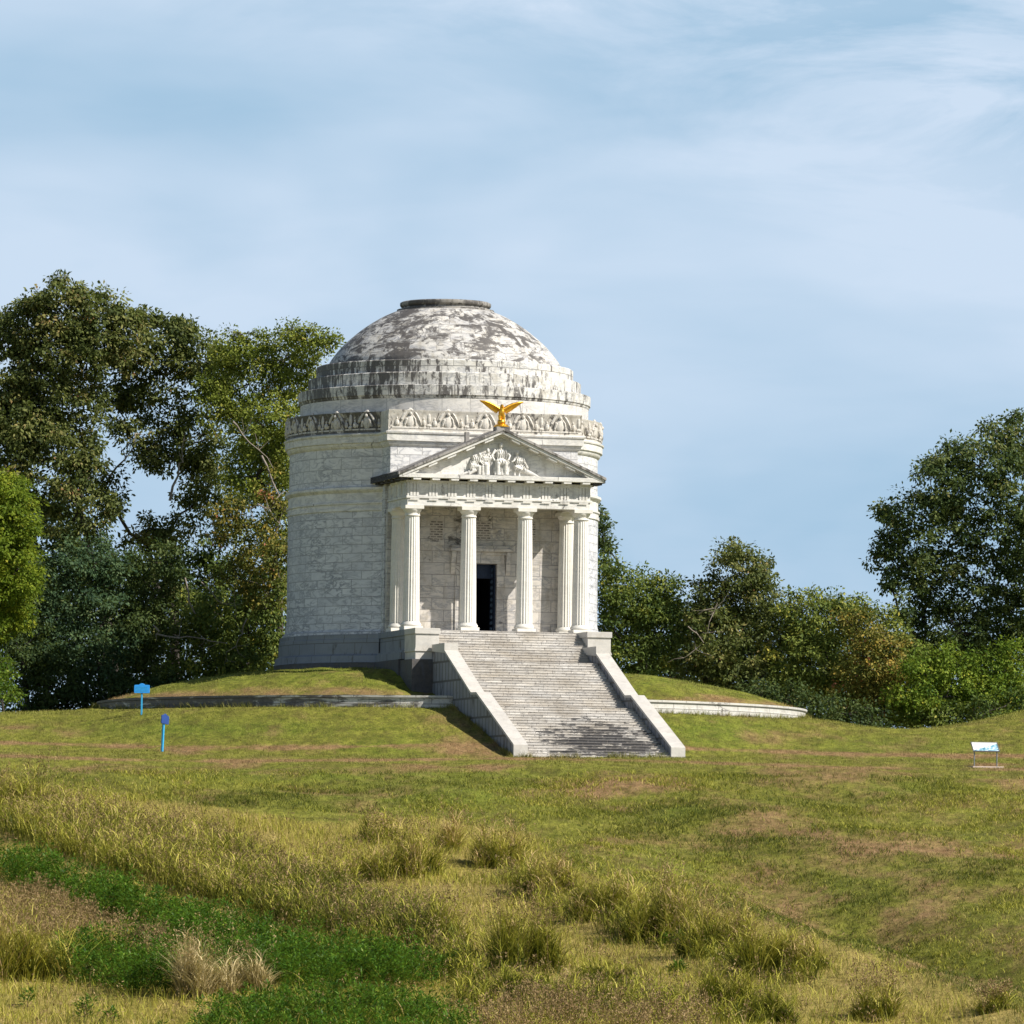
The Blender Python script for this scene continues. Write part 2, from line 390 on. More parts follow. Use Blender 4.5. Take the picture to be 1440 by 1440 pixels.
# front block: side returns, upper front wall, cornice, parapet
fb = MB()
vd = math.sqrt(8.3 ** 2 - HW ** 2) - .12
for sx in (-1, 1):
    x0, x1 = sx * (HW - .5), sx * HW
    fb.box(x0, x1, -VF, -vd, 15.0, 16.55)
fb.box(-HW + .5, HW - .5, -VF, -VF + .45, 14.6, 16.55)
fb.build('front_block', M['upper'], mem)
for sx in (-1, 1):
    fs = MB(); fs.box(sx * (HW - .5), sx * HW, -VB + .4, -vd, FL, 15.0); fs.build('side_wall', M['wall'], mem)
cb = MB()
for (r0, z0), (r1, z1) in zip(CP[:-1], CP[1:]):
    e0, e1 = r0 - 8.28, r1 - 8.28
    poly0 = [(-HW - e0, -vd), (-HW - e0, -VF - e0), (HW + e0, -VF - e0), (HW + e0, -vd)]
    poly1 = [(-HW - e1, -vd), (-HW - e1, -VF - e1), (HW + e1, -VF - e1), (HW + e1, -vd)]
    for i in range(3):
        cb.face([(*poly0[i], z0), (*poly0[i + 1], z0), (*poly1[i + 1], z1), (*poly1[i], z1)])
cb.face([(-HW - .1, -VF - .18, 17.37), (HW + .1, -VF - .18, 17.37), (HW + .1, -vd, 17.37), (-HW - .1, -vd, 17.37)])
cb.build('front_cornice', M['plain'], mem)
pb = MB()
pb.prism([(-VF - .15, 17.36), (-VF - .15, 17.5), (-VF - .11, 17.55), (-VF - .13, 18.25), (-VF - .2, 18.36), (-VF - .22, 18.46), (-VF + .12, 18.46), (-VF + .12, 17.36)], 0, -HW - .16, HW + .16)
for sx in (-1, 1):
    pb.box(sx * (HW - .12), sx * (HW + .14), -VF + .12, -vd - .05, 17.37, 18.44)
pb.build('front_parapet', M['parapet_front'], mem)

# carved ornaments of the parapet: a gabled bird between two urns, one mesh per bay
def ornament_mesh():
    mb = MB()
    for sx in (-1, 1):
        pts = []
        for i in range(8):
            t = i / 7
            pts.append((sx * (.04 + .56 * t ** .8), -.03, 1.0 - .82 * t ** 1.35))
        mb.tube(pts, [.05 + .03 * math.sin(math.pi * t / 7) for t in range(8)], 6)
        mb.ball((sx * .72, -.02, .30), (.13, .11, .17), 8, 6); mb.ball((sx * .72, -.01, .52), (.06, .06, .09), 6, 5)
        mb.tube([(sx * .30, -.03, .2), (sx * .22, -.07, .5), (sx * .1, -.05, .72)], [.06, .08, .04], 6)
    mb.ball((0, -.02, .42), (.24, .11, .36), 10, 8); mb.ball((0, -.10, .78), (.09, .09, .1), 8, 6)
    mb.ball((0, 0, 1.0), (.12, .07, .10), 8, 6)
    mb.ball((1.02, 0, .55), (.10, .08, .34), 8, 6); mb.ball((1.02, -.01, .18), (.16, .08, .09), 8, 6)
    mb.box(-1.0, 1.0, -.07, .04, .02, .10)
    return mb
orn = ornament_mesh()
first = None
def place_orn(loc, rz, mat):
    global first
    key = mat.name
    if first is None or key not in first:
        o = orn.build('carved_ornament', mat, mem, 40, weld=False)
        first = first or {}; first[key] = o
    else:
        o = first[key].copy(); COL.objects.link(o); o.parent = mem
    o.location = loc; o.rotation_euler = (0, 0, rz)
for k in range(5):
    place_orn(((k - 2) * 2.04, -VF - .11, 17.48), 0, M['parapet_front'])
nb = 21
for k in range(nb):
    t = arcs[0] + (arcs[1] - arcs[0]) * (k + .5) / nb
    place_orn((8.42 * math.cos(t), 8.42 * math.sin(t), 17.48), t + math.pi / 2, M['parapet'])

# podium, floor, pedestals
PU = 5.25
pod = MB()
pod.prism([(-PU + .05, -12.25), (-PU + .05, -vd), (PU - .05, -vd), (PU - .05, -12.25)], 2, 2.6, FL - .004)
pod.build('podium', M['base'], mem, bevel=.01)
for sx in (-1, 1):
    tr = MB()
    for (e, z0, z1) in ((.24, 5.27, 5.62), (.12, 5.62, 5.72), (.03, 6.5, FL + .0)):
        tr.box(sx * (PU - .04), sx * (PU + e), -12.2, -6.4, z0, z1)
    tr.build('podium_moulding', M['base'], mem)
    tr = MB(); tr.box(sx * (PU - .03), sx * (PU + .3), -12.1, -6.4, 2.6, 5.26); tr.build('podium_footing', M['found'], mem)
fl = MB(); fl.box(-PU + .06, PU - .06, -12.28, -VB + .3, FL - .12, FL); fl.build('portico_floor', M['ped'], mem)

# columns
def column_parts(x, y, name='column'):
    z0, z1 = FL + .46, 13.29 - .55
    sh = MB(); n = 120
    prof = []
    for i in range(13):
        t = i / 12
        prof.append((.435 - .065 * t ** 1.5, z0 + (z1 - z0) * t))
    sh.lathe(prof, 0, 2 * math.pi, n, .43, mod=lambda t: 1 - .085 * abs(math.sin(t * 10)) ** .8)
    so = sh.build(name, M['column'], mem, 28)
    pl = MB(); pl.box(-.50, .50, -.50, .50, FL, FL + .22); pl.build('plinth', M['column'], so, bevel=.012)
    to = MB(); to.lathe([(.48, FL + .222), (.52, FL + .26), (.53, FL + .31), (.51, FL + .36), (.47, FL + .40), (.455, FL + .44), (.44, FL + .465)], 0, 2 * math.pi, 48); to.build('torus', M['column'], so)
    cp = MB(); cp.lathe([(.37, z1), (.41, z1 + .02), (.41, z1 + .06), (.375, z1 + .08), (.375, z1 + .16), (.40, z1 + .19), (.46, z1 + .28), (.49, z1 + .35), (.49, z1 + .37)], 0, 2 * math.pi, 48)
    cp.box(-.5, .5, -.5, .5, z1 + .372, 13.29)
    cp.build('capital', M['column'], so)
    so.location = (x, y, 0)
    return so
c0 = column_parts(-4.56, -10.85)
for x, y in ((-1.52, -10.85), (1.52, -10.85), (4.56, -10.85), (-4.56, -8.13), (4.56, -8.13)):
    o = c0.copy(); COL.objects.link(o); o.parent = mem; o.location = (x, y, 0)
    for ch in c0.children:
        q = ch.copy(); COL.objects.link(q); q.parent = o
# antae
for sx in (-1, 1):
    an = MB(); an.box(sx * 4.02, sx * 5.06, -VB - .05, -VB + .3, FL, 13.29); an.build('anta', M['porch'], mem, bevel=.01)

# porch back wall with door opening
DW, DH = .9, FL + 3.74
bw = MB()
bw.box(-4.7, -DW, -VB, -VB + .6, FL, 13.6); bw.box(DW, 4.7, -VB, -VB + .6, FL, 13.6); bw.box(-DW, DW, -VB, -VB + .6, DH, 13.6)
bw.build('porch_wall', M['porch'], mem)
mo = MB(); mo.box(-4.02, 4.02, -VB - .05, -VB + .003, 11.52, 11.64); mo.build('string_course', M['porch'], mem)
for x0, x1, z0, z1 in ((-2.75, -2.05, 11.75, 12.75), (-.35, .55, 11.85, 12.8), (2.35, 3.0, 11.75, 12.8)):
    q = MB(); q.box(x0, x1, -VB - .02, -VB + .01, z0, z1); q.build('inscription_panel', M['inscr'], mem)
df = MB()
for sx in (-1, 1):
    df.box(sx * DW, sx * (DW + .22), -VB - .14, -VB + .2, FL, DH); df.box(sx * (DW + .22), sx * (DW + .46), -VB - .09, -VB + .01, FL, DH)
df.box(-DW - .22, DW + .22, -VB - .14, -VB + .2, DH, DH + .22); df.box(-DW - .46, DW + .46, -VB - .09, -VB + .01, DH, DH + .46)
df.box(-DW - .7, DW + .7, -VB - .2, -VB + .01, DH + .46, DH + .62); df.box(-DW - .8, DW + .8, -VB - .42, -VB + .01, DH + .62, DH + .78); df.box(-DW - .72, DW + .72, -VB - .3, -VB + .01, DH + .78, DH + .93)
dfo = df.build('door_frame', M['porch'], mem, bevel=.01)
for sx in (-1, 1):
    br = MB(); x = sx * (DW + .60)
    br.prism([(-VB + .0, DH + .62), (-VB - .36, DH + .61), (-VB - .36, DH + .35), (-VB - .22, DH + .1), (-VB - .2, DH - .35), (-VB - .08, DH - .55), (-VB, DH - .6)], 0, x - .12, x + .12)
    br.build('console_bracket', M['porch'], dfo, bevel=.02)
d = MB(); d.box(.80, .88, -VB + .1, -VB + 1.0, FL, DH - .05)
dl = d.build('door', M['bronze'], mem)
d2 = MB()
for k in range(11): d2.ball((.79, -VB + .55, FL + .35 + k * .31), (.03, .28, .10), 8, 5)
d2.build('door_boss', M['bronze2'], dl)
d = MB(); d.box(-.88, -.80, -VB + .1, -VB + 1.0, FL, DH - .05); d.build('door', M['bronze'], mem)
gr = MB(); gr.box(-DW, DW, -VB + .50, -VB + .55, DH - .75, DH); gr.build('transom', M['bronze'], mem)
mb = MB(); mb.box(-2.2, 2.2, 1.0, 1.3, FL - .1, 12); mb.box(-2.2, -1.9, -VB + .6, 1.0, FL - .1, 12); mb.box(1.9, 2.2, -VB + .6, 1.0, FL - .1, 12); mb.box(-2.2, 2.2, -VB + .6, 1.3, 12, 12.2); mb.build('inner_vestibule', M['dark'], mem)

# entablature
FX, FV = 4.93, 11.22               # outer faces of the architrave
IX, IV = 4.20, 10.48
ent = MB()
ent.box(-FX, FX, -FV, -IV, 13.29, 13.66)
for sx in (-1, 1): ent.box(sx * IX, sx * FX, -IV, -6.5, 13.29, 13.66)
ent.box(-FX - .07, FX + .07, -FV - .07, -IV, 13.66, 13.78)
for sx in (-1, 1): ent.box(sx * IX, sx * (FX + .07), -IV, -6.5, 13.66, 13.78)
eo = ent.build('architrave', M['plain'], mem, bevel=.012)
fr = MB()
fr.box(-FX, FX, -FV, -IV, 13.78, 14.50)
for sx in (-1, 1): fr.box(sx * IX, sx * FX, -IV, -6.4, 13.78, 14.50)
TX = [-4.56 + 1.0133 * k for k in range(10)]
for x in TX:
    for dx in (-.17, 0, .17): fr.box(x + dx - .06, x + dx + .06, -FV - .05, -FV, 13.79, 14.42)
    fr.box(x - .25, x + .25, -FV - .06, -FV, 14.42, 14.50)
    fr.box(x - .25, x + .25, -FV - .085, -FV - .071, 13.58, 13.65)
TY = [-10.85 + 1.0133 * k for k in range(5)]
for sx in (-1, 1):
    for y in TY:
        for dy in (-.17, 0, .17): fr.box(sx * FX, sx * (FX + .05), y + dy - .06, y + dy + .06, 13.79, 14.42)
        fr.box(sx * FX, sx * (FX + .06), y - .25, y + .25, 14.42, 14.50)
fr.build('frieze', M['plain'], eo)
co = MB()
E = .60
co.box(-FX - .10, FX + .10, -FV - .10, -7.9, 14.50, 14.60)
co.box(-FX - E, FX + E, -FV - E, -7.9, 14.70, 14.92)
for x in TX: co.box(x - .21, x + .21, -FV - E + .03, -FV - .10, 14.585, 14.70)
co.build('corona', M['plain'], eo, bevel=.01)
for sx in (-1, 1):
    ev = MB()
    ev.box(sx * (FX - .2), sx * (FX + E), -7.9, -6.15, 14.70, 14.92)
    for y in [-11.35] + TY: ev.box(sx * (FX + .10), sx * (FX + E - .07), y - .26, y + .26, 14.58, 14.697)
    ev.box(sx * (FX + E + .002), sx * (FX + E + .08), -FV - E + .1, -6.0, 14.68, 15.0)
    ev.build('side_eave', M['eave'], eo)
ce = MB(); ce.box(-IX - .02, IX + .02, -IV - .02, -VB + .02, 13.62, 13.72); ce.build('porch_ceiling', M['porch'], mem)

# pediment
Z0, ZA, HX = 14.92, 17.38, FX + E + .08
ped = MB()
ped.prism([(-HX + .55, Z0), (HX - .55, Z0), (0, ZA - .36)], 1, -FV + .02, -FV + .4)
pdo = ped.build('tympanum', M['plain'], mem)
sl = (ZA - Z0) / HX; ln = math.hypot(1, sl)
rk = MB(); rk2 = MB(); rk3 = MB()
for sx in (-1, 1):
    def rake(mbx, o0, o1, y0, y1, xs=0, xe=HX):      # slab parallel to the slope, o0..o1 below the top line
        T = [(sx * xs, ZA - sl * xs - o1 * ln), (sx * xe, ZA - sl * xe - o1 * ln), (sx * xe, ZA - sl * xe - o0 * ln), (sx * xs, ZA - sl * xs - o0 * ln)]
        mbx.prism(T if sx > 0 else T[::-1], 1, y0, y1)
    rake(rk, .10, .25, -FV - E - .02, -FV + .38, 0, HX - .25)
    rake(rk, .25, .36, -FV - .12, -FV + .38, 0, HX - .5)
    for k in range(5):
        xm = .72 + k * 1.0
        rake(rk, .25, .37, -FV - E + .04, -FV - .121, xm - .23, xm + .23)
    rake(rk2, -.03, .10, -FV - E - .10, -FV - E + .3)
    rake(rk3, -.02, .10, -FV - E + .3, -6.2)
rk.build('raking_cornice', M['plain'], pdo, bevel=.008)
rk2.build('raking_edge', M['roof'], pdo, bevel=.01)
rk3.build('portico_roof', M['roof'], mem)
ac = MB(); ac.box(-.36, .36, -FV - .65, -FV + .05, ZA - .25, ZA + .08); ac.build('acroterion_block', M['roof'], mem, bevel=.015)
# two small blocks standing on the roof
for x in (-1.3,): q = MB(); q.box(x - .1, x + .1, -9.6, -9.3, 16.6, 17.3); q.build('roof_block', M['roof'], mem)

# relief figures, each one continuous body
def figure(name, spec, parent):
    mb = MB()
    for it in spec:
        if it[0] == 'b': mb.ball(it[1], tuple(q * .92 for q in it[2]), 10, 8)
        else: mb.tube(it[1], [q * .78 for q in it[2]] if hasattr(it[2], '__len__') else it[2], 8)
        if it[0] == 'b' and it[2][0] > .2:                 # drapery folds across the body
            for k in range(5):
                x_ = it[1][0] + it[2][0] * (-.8 + .4 * k); mb.tube([(x_, it[1][1] - it[2][1] * .8, it[1][2] + it[2][2] * .75), (x_ + .07, it[1][1] - it[2][1] * 1.02, it[1][2]), (x_ + .02, it[1][1] - it[2][1] * .85, it[1][2] - it[2][2] * .8)], [.015, .03, .02], 6)
    o = mb.build(name, M['plain'], parent, 0, weld=False)
    rm = o.modifiers.new('one_body', 'REMESH'); rm.mode = 'VOXEL'; rm.voxel_size = .022; rm.use_smooth_shade = True
    o.location = (0, -FV, Z0); o.scale = (1.04, .9, 1.06)
    return o
cx = .02
figure('relief_figure', [('b', (cx, -.22, 1.52), (.115, .13, .15)), ('t', [(cx, -.16, 1.2), (cx, -.2, 1.45)], [.09, .07]), ('b', (cx, -.10, 1.08), (.27, .2, .34)), ('b', (cx, -.2, .68), (.34, .28, .2)),
    ('t', [(cx - .16, -.2, .7), (cx - .2, -.42, .62), (cx - .2, -.36, .05)], [.16, .14, .10]), ('t', [(cx + .16, -.2, .7), (cx + .2, -.42, .62), (cx + .22, -.36, .05)], [.16, .14, .10]),
    ('t', [(cx - .26, -.12, 1.28), (cx - .48, -.2, .98), (cx - .36, -.38, .74)], [.10, .085, .06]), ('t', [(cx + .26, -.12, 1.28), (cx + .47, -.2, 1.0), (cx + .34, -.38, .76)], [.10, .085, .06])]
    + [('t', [(cx + x, -.33, .62), (cx + x * 1.1, -.35, .04)], [.035, .05]) for x in (-.3, -.08, .02, .1, .32)] + [('b', (cx, -.05, .3), (.42, .14, .34))], pdo)
figure('relief_figure', [('b', (-.66, -.2, 1.22), (.105, .12, .14)), ('t', [(-.7, -.14, .95), (-.67, -.18, 1.15)], [.08, .07]), ('b', (-.78, -.1, .86), (.22, .18, .3)),
    ('t', [(-.8, -.1, .6), (-.74, -.3, .5), (-.72, -.26, .04)], [.2, .17, .12]), ('t', [(-.86, -.1, .6), (-.95, -.26, .44), (-.92, -.2, .03)], [.18, .15, .11]),
    ('t', [(-.62, -.12, 1.05), (-.45, -.24, .85), (-.36, -.28, 1.0)], [.08, .07, .05]), ('t', [(-.95, -.12, 1.0), (-1.06, -.2, .76), (-.9, -.32, .62)], [.085, .07, .05])]
    + [('t', [(-.75 + x, -.28, .5), (-.76 + x * 1.2, -.26, .03)], [.035, .05]) for x in (-.1, .05, .14)], pdo)
figure('relief_figure', [('b', (-1.08, -.22, 1.0), (.10, .12, .13)), ('b', (-1.24, -.1, .82), (.26, .18, .24)), ('t', [(-1.16, -.16, .9), (-1.09, -.2, .98)], [.1, .07]), ('b', (-1.40, -.1, .5), (.22, .18, .28)),
    ('t', [(-1.36, -.14, .4), (-1.12, -.3, .42), (-1.1, -.24, .04)], [.17, .14, .10]), ('t', [(-1.42, -.1, .36), (-1.30, -.24, .25), (-1.62, -.2, .07)], [.16, .13, .08]),
    ('t', [(-1.14, -.14, .82), (-1.0, -.28, .62), (-.9, -.3, .5)], [.08, .06, .05]), ('t', [(-1.5, -.08, .2), (-1.95, -.08, .05)], [.13, .04])], pdo)
figure('relief_figure', [('b', (.86, -.22, 1.16), (.105, .12, .14)), ('t', [(.92, -.15, .9), (.87, -.2, 1.1)], [.09, .07]), ('b', (.98, -.1, .78), (.23, .18, .3)), ('b', (1.06, -.12, .42), (.28, .22, .2)),
    ('t', [(.98, -.16, .44), (.74, -.34, .46), (.72, -.28, .04)], [.17, .14, .1]), ('t', [(1.1, -.14, .4), (1.0, -.34, .34), (.95, -.28, .03)], [.17, .14, .1]),
    ('t', [(.82, -.13, .96), (.68, -.26, .76), (.56, -.26, .7)], [.08, .065, .05]), ('t', [(1.15, -.12, .92), (1.3, -.18, .64), (1.45, -.18, .42)], [.085, .07, .05]),
    ('t', [(1.1, -.1, .36), (1.5, -.12, .22), (2.0, -.08, .05)], [.2, .15, .04])], pdo)

# stairs: three flights, 47 steps
RS = FL / 47
prof = [(-29.95, 0.0)]
v, z = -29.95, 0.0
flights = ((18, (29.95 - 23.2) / 18, 1.0), (17, (22.2 - 16.9) / 17, 1.0), (12, (15.9 - 12.28) / 12, 0))
stp = []
for n_, tread, land in flights:
    for i in range(n_):
        stp.append((v, z, z + RS)); z += RS; v += tread
        prof += [(stp[-1][0], z), (v, z)]
    if land:
        v += land; prof[-1] = (v, z)
st = MB()
for i in range(len(prof) - 1):
    (a, za), (b_, zb) = prof[i], prof[i + 1]
    w = 3.69 if a < -14.35 else 3.96
    ua = (a * 1.0, b_)
    st.face([(-w, a, za), (w, a, za), (w, b_, zb), (-w, b_, zb)], [(-w, za + .003), (w, za + .003), (w, (zb if zb > za else za + .02)), (-w, (zb if zb > za else za + .02))])
first_riser = [( -3.69, -29.95, -1.2), (3.69, -29.95, -1.2), (3.69, -29.95, 0), (-3.69, -29.95, 0)]
st.face(first_riser)
so = st.build('staircase', M['steps'], mem, 0)
# bevelled nosings come from a shallow lip on every step
lip = MB()
for (vv_, z0_, z1_) in stp:
    w = 3.685 if vv_ < -14.35 else 3.955
    lip.box(-w, w, vv_ - .025, vv_ + .05, z1_ - .035, z1_ + .002)
lip.build('step_nosing', M['steps'], so, 0)
tl = MB(); tl.box(-3.7, 3.7, -30.25, -29.955, -1, .03); tl.build('bottom_kerb', M['ped'], so)

for sx in (-1, 1):
    ch = MB(); xi, xo = sx * 3.70, sx * 4.34
    side = [(-30.1, -1.5), (-30.1, .48), (-29.95, .50), (-23.1, 3.16), (-22.1, 3.18), (-16.85, 5.5), (-16.85, 5.62), (-14.3, 5.62), (-14.3, 1.0)]
    ch.prism(side if sx < 0 else side[::-1], 0, min(xi, xo), max(xi, xo))
    ck = ch.build('cheek_wall', M['cheek'], so, 0)
    cpm = MB(); x0, x1 = sorted((sx * 3.66, sx * 4.38))
    top = [(-30.14, .02), (-30.14, .52), (-29.96, .62), (-23.1, 3.30), (-22.06, 3.32), (-16.9, 5.62), (-16.9, 5.95), (-14.32, 5.95), (-14.32, 5.80), (-16.86, 5.62), (-16.86, 5.48), (-22.08, 3.18), (-23.1, 3.16), (-29.96, .48), (-30.02, .40), (-30.02, .02)]
    # coping as convex pieces
    def pc(poly): cpm.prism(poly, 0, x0, x1)
    pc([(-30.14, -.6), (-30.14, .52), (-29.98, .60), (-29.98, -.6)])
    pc([(-29.98, .47), (-29.98, .60), (-23.12, 3.28), (-23.12, 3.15)])
    pc([(-23.12, 3.15), (-23.12, 3.28), (-22.10, 3.30), (-22.10, 3.17)])
    pc([(-22.10, 3.17), (-22.10, 3.30), (-16.92, 5.58), (-16.92, 5.45)])
    pc([(-16.92, 5.45), (-16.92, 5.95), (-14.42, 5.95), (-14.42, 5.60)])
    cpm.build('coping', M['ped'], ck, 0)
    pe = MB(); x0, x1 = sorted((sx * 3.97, sx * 5.22))
    pe.box(x0, x1, -14.30, -12.1, 2.0, 5.6); pe.box(x0, x1, -14.30, -12.1, 5.78, 6.5)
    pe.box(x0 - .05, x1 + .05, -14.36, -12.1, 5.6, 5.70); pe.box(x0 - .02, x1 + .02, -14.33, -12.1, 5.70, 5.78)
    pe.box(x0 - .05, x1 + .05, -14.37, -12.1, 6.5, FL)
    po = pe.build('pedestal', M['ped'], so, 0, bevel=.012)
    pf = MB(); x0, x1 = sorted((sx * 3.9, sx * 5.45)); pf.box(x0, x1, -14.5, -12.1, 1.5, 5.2); pf.build('pedestal_footing', M['found'], po, 0, bevel=.012)

# ------------------------------------------------------------------ eagle on the apex
eag = empty('eagle_statue'); eag.rotation_euler = (0, 0, A)
V_ = FV + .3
eag.location = (V_ * math.sin(A), -V_ * math.cos(A), ZA + .08)
tag(eag, 'gilded eagle with raised spread wings perched on the pediment peak', 'eagle statue')
mb = MB()
mb.ball((0, 0, .78), (.17, .16, .30), 12, 9); mb.ball((0, -.05, 1.08), (.10, .12, .12), 10, 8)
mb.tube([(0, -.02, .9), (0, -.05, 1.08)], [.13, .09], 8); mb.tube([(0, -.14, 1.09), (0, -.21, 1.07), (0, -.24, 1.02)], [.045, .03, .008], 6)
mb.tube([(0, .05, .6), (0, .12, .3), (0, .14, .16)], [.12, .15, .17], 8)
for sx in (-1, 1): mb.tube([(sx * .1, -.02, .62), (sx * .12, -.06, .42), (sx * .1, -.1, .34)], [.10, .07, .05], 7)
b = mb.build('body', M['gold'], eag, 0, weld=False); rm = b.modifiers.new('one_body', 'REMESH'); rm.mode = 'VOXEL'; rm.voxel_size = .022; rm.use_smooth_shade = True
for sx in (-1, 1):
    w = MB()
    for k in range(15):                            # feathers fanned along the arm
        t = k / 14
        ax, az = .12 + .82 * t, .96 + .32 * t
        L = .34 - .08 * t; dx, dz = .30 + .45 * t, -.40 + .62 * t
        nn = math.hypot(dx, dz); dx, dz = dx / nn * L, dz / nn * L
        w.tube([(sx * ax, .04, az), (sx * (ax + dx * .5), .07, az + dz * .5), (sx * (ax + dx), .05, az + dz)], [.055, .06, .015], 6)
    w.tube([(sx * .08, 0, .92), (sx * .35, .02, 1.09), (sx * .62, .03, 1.22), (sx * .90, .03, 1.31), (sx * 1.18, .04, 1.37)], [.10, .09, .075, .055, .015], 8)
    b = w.build('wing', M['gold'], eag, 0, weld=False); rm = b.modifiers.new('one_wing', 'REMESH'); rm.mode = 'VOXEL'; rm.voxel_size = .022; rm.use_smooth_shade = True
mb = MB(); mb.ball((0, 0, .26), (.22, .22, .2), 14, 9); mb.build('globe', M['gold'], eag, 60)
mb = MB(); mb.lathe([(.40, 0), (.40, .06), (.34, .10), (.26, .16), (.001, .17)], 0, 2 * math.pi, 24); mb.build('pedestal', M['gold'], eag, 40)

# ------------------------------------------------------------------ ring wall around the mound
rw = MB()
RW = 18.9
prof_rw = [(RW + .12, 1.6), (RW + .12, 2.82), (RW + .06, 2.84), (RW + .06, 3.08), (RW + .14, 3.10), (RW + .14, 3.22), (RW - .45, 3.22), (RW - .45, 2.4)]
half = math.asin(3.75 / RW)
rw.lathe(prof_rw, -math.pi / 2 + A + half, 1.5 * math.pi + A - half, 200, RW)
rwo = rw.build('retaining_wall', M['ringwall']); rwo.location = (.6, 0, 0)
tag(rwo, 'low curved stone retaining wall circling the grassy mound below the rotunda', 'retaining wall')

# ------------------------------------------------------------------ vegetation materials
def leaf_mat(name, stops, rough=.62, transl=.25):
    m, nt, b = new_mat(name)
    t = nt.attr('tone')
    c = nt.ramp(t, stops)
    nt.put(b.inputs['Base Color'], c); b.inputs['Roughness'].default_value = rough; b.inputs['Specular IOR Level'].default_value = .18
    tr_ = nt.node('ShaderNodeBsdfTranslucent'); nt.put(tr_.inputs['Color'], nt.mix(.5, c, (.20, .26, .03)))
    mx = nt.node('ShaderNodeMixShader'); mx.inputs[0].default_value = transl
    nt.l.new(b.outputs[0], mx.inputs[1]); nt.l.new(tr_.outputs[0], mx.inputs[2])
    nt.l.new(mx.outputs[0], nt.n['Material Output'].inputs[0])
    return m
LM = {
 'oak': leaf_mat('oak_leaves', [(0, (.030, .046, .014)), (.4, (.100, .125, .032)), (.72, (.21, .215, .065)), (.9, (.30, .225, .09)), (1, (.32, .16, .08))]),
 'dark': leaf_mat('dark_leaves', [(0, (.020, .042, .016)), (.5, (.070, .105, .030)), (.85, (.15, .175, .052)), (1, (.24, .22, .08))]),
 'teal': leaf_mat('bluish_leaves', [(0, (.020, .048, .024)), (.5, (.062, .112, .050)), (.85, (.13, .185, .076)), (1, (.22, .25, .10))]),
 'locust': leaf_mat('locust_leaves', [(0, (.080, .115, .016)), (.45, (.205, .245, .038)), (.8, (.34, .36, .07)), (1, (.40, .27, .07))], transl=.35),
 'lime': leaf_mat('lime_leaves', [(0, (.050, .100, .010)), (.45, (.15, .22, .018)), (.8, (.29, .34, .03)), (1, (.40, .38, .04))], transl=.4),
 'mixed': leaf_mat('autumn_leaves', [(0, (.036, .054, .014)), (.4, (.115, .130, .026)), (.7, (.23, .20, .04)), (.9, (.38, .26, .045)), (1, (.34, .13, .07))]),
 'scrub': leaf_mat('scrub_leaves', [(0, (.030, .060, .015)), (.45, (.115, .158, .032)), (.8, (.23, .26, .05)), (1, (.42, .37, .06))]),
 'bright': leaf_mat('bright_leaves', [(0, (.042, .095, .010)), (.45, (.145, .22, .022)), (.8, (.29, .35, .04)), (1, (.54, .48, .06))], transl=.35),
}
M['bark'] = simple('dark_bark', (.055, .045, .038), .9, 0, .4, 8)
M['pale_bark'] = simple('pale_bark', (.26, .22, .18), .85, 0, .3, 8)

# ------------------------------------------------------------------ trees
def unit(n):
    v = rng.normal(size=(n, 3)); return v / np.linalg.norm(v, axis=1)[:, None]

def leaf_quads(C, D, N, L, W):
    """diamond leaves: base point C, direction D, normal N"""
    D = D / np.linalg.norm(D, axis=1)[:, None]
    S = np.cross(D, N); S /= np.maximum(np.linalg.norm(S, axis=1), 1e-6)[:, None]
    Nn = np.cross(S, D)
    L = L[:, None]; W = W[:, None]
    V = np.stack([C, C + D * L * .5 + S * W * .5 + Nn * W * .12, C + D * L, C + D * L * .5 - S * W * .5 + Nn * W * .12], 1).reshape(-1, 3)
    Q = np.arange(len(V)).reshape(-1, 4)
    return V, Q

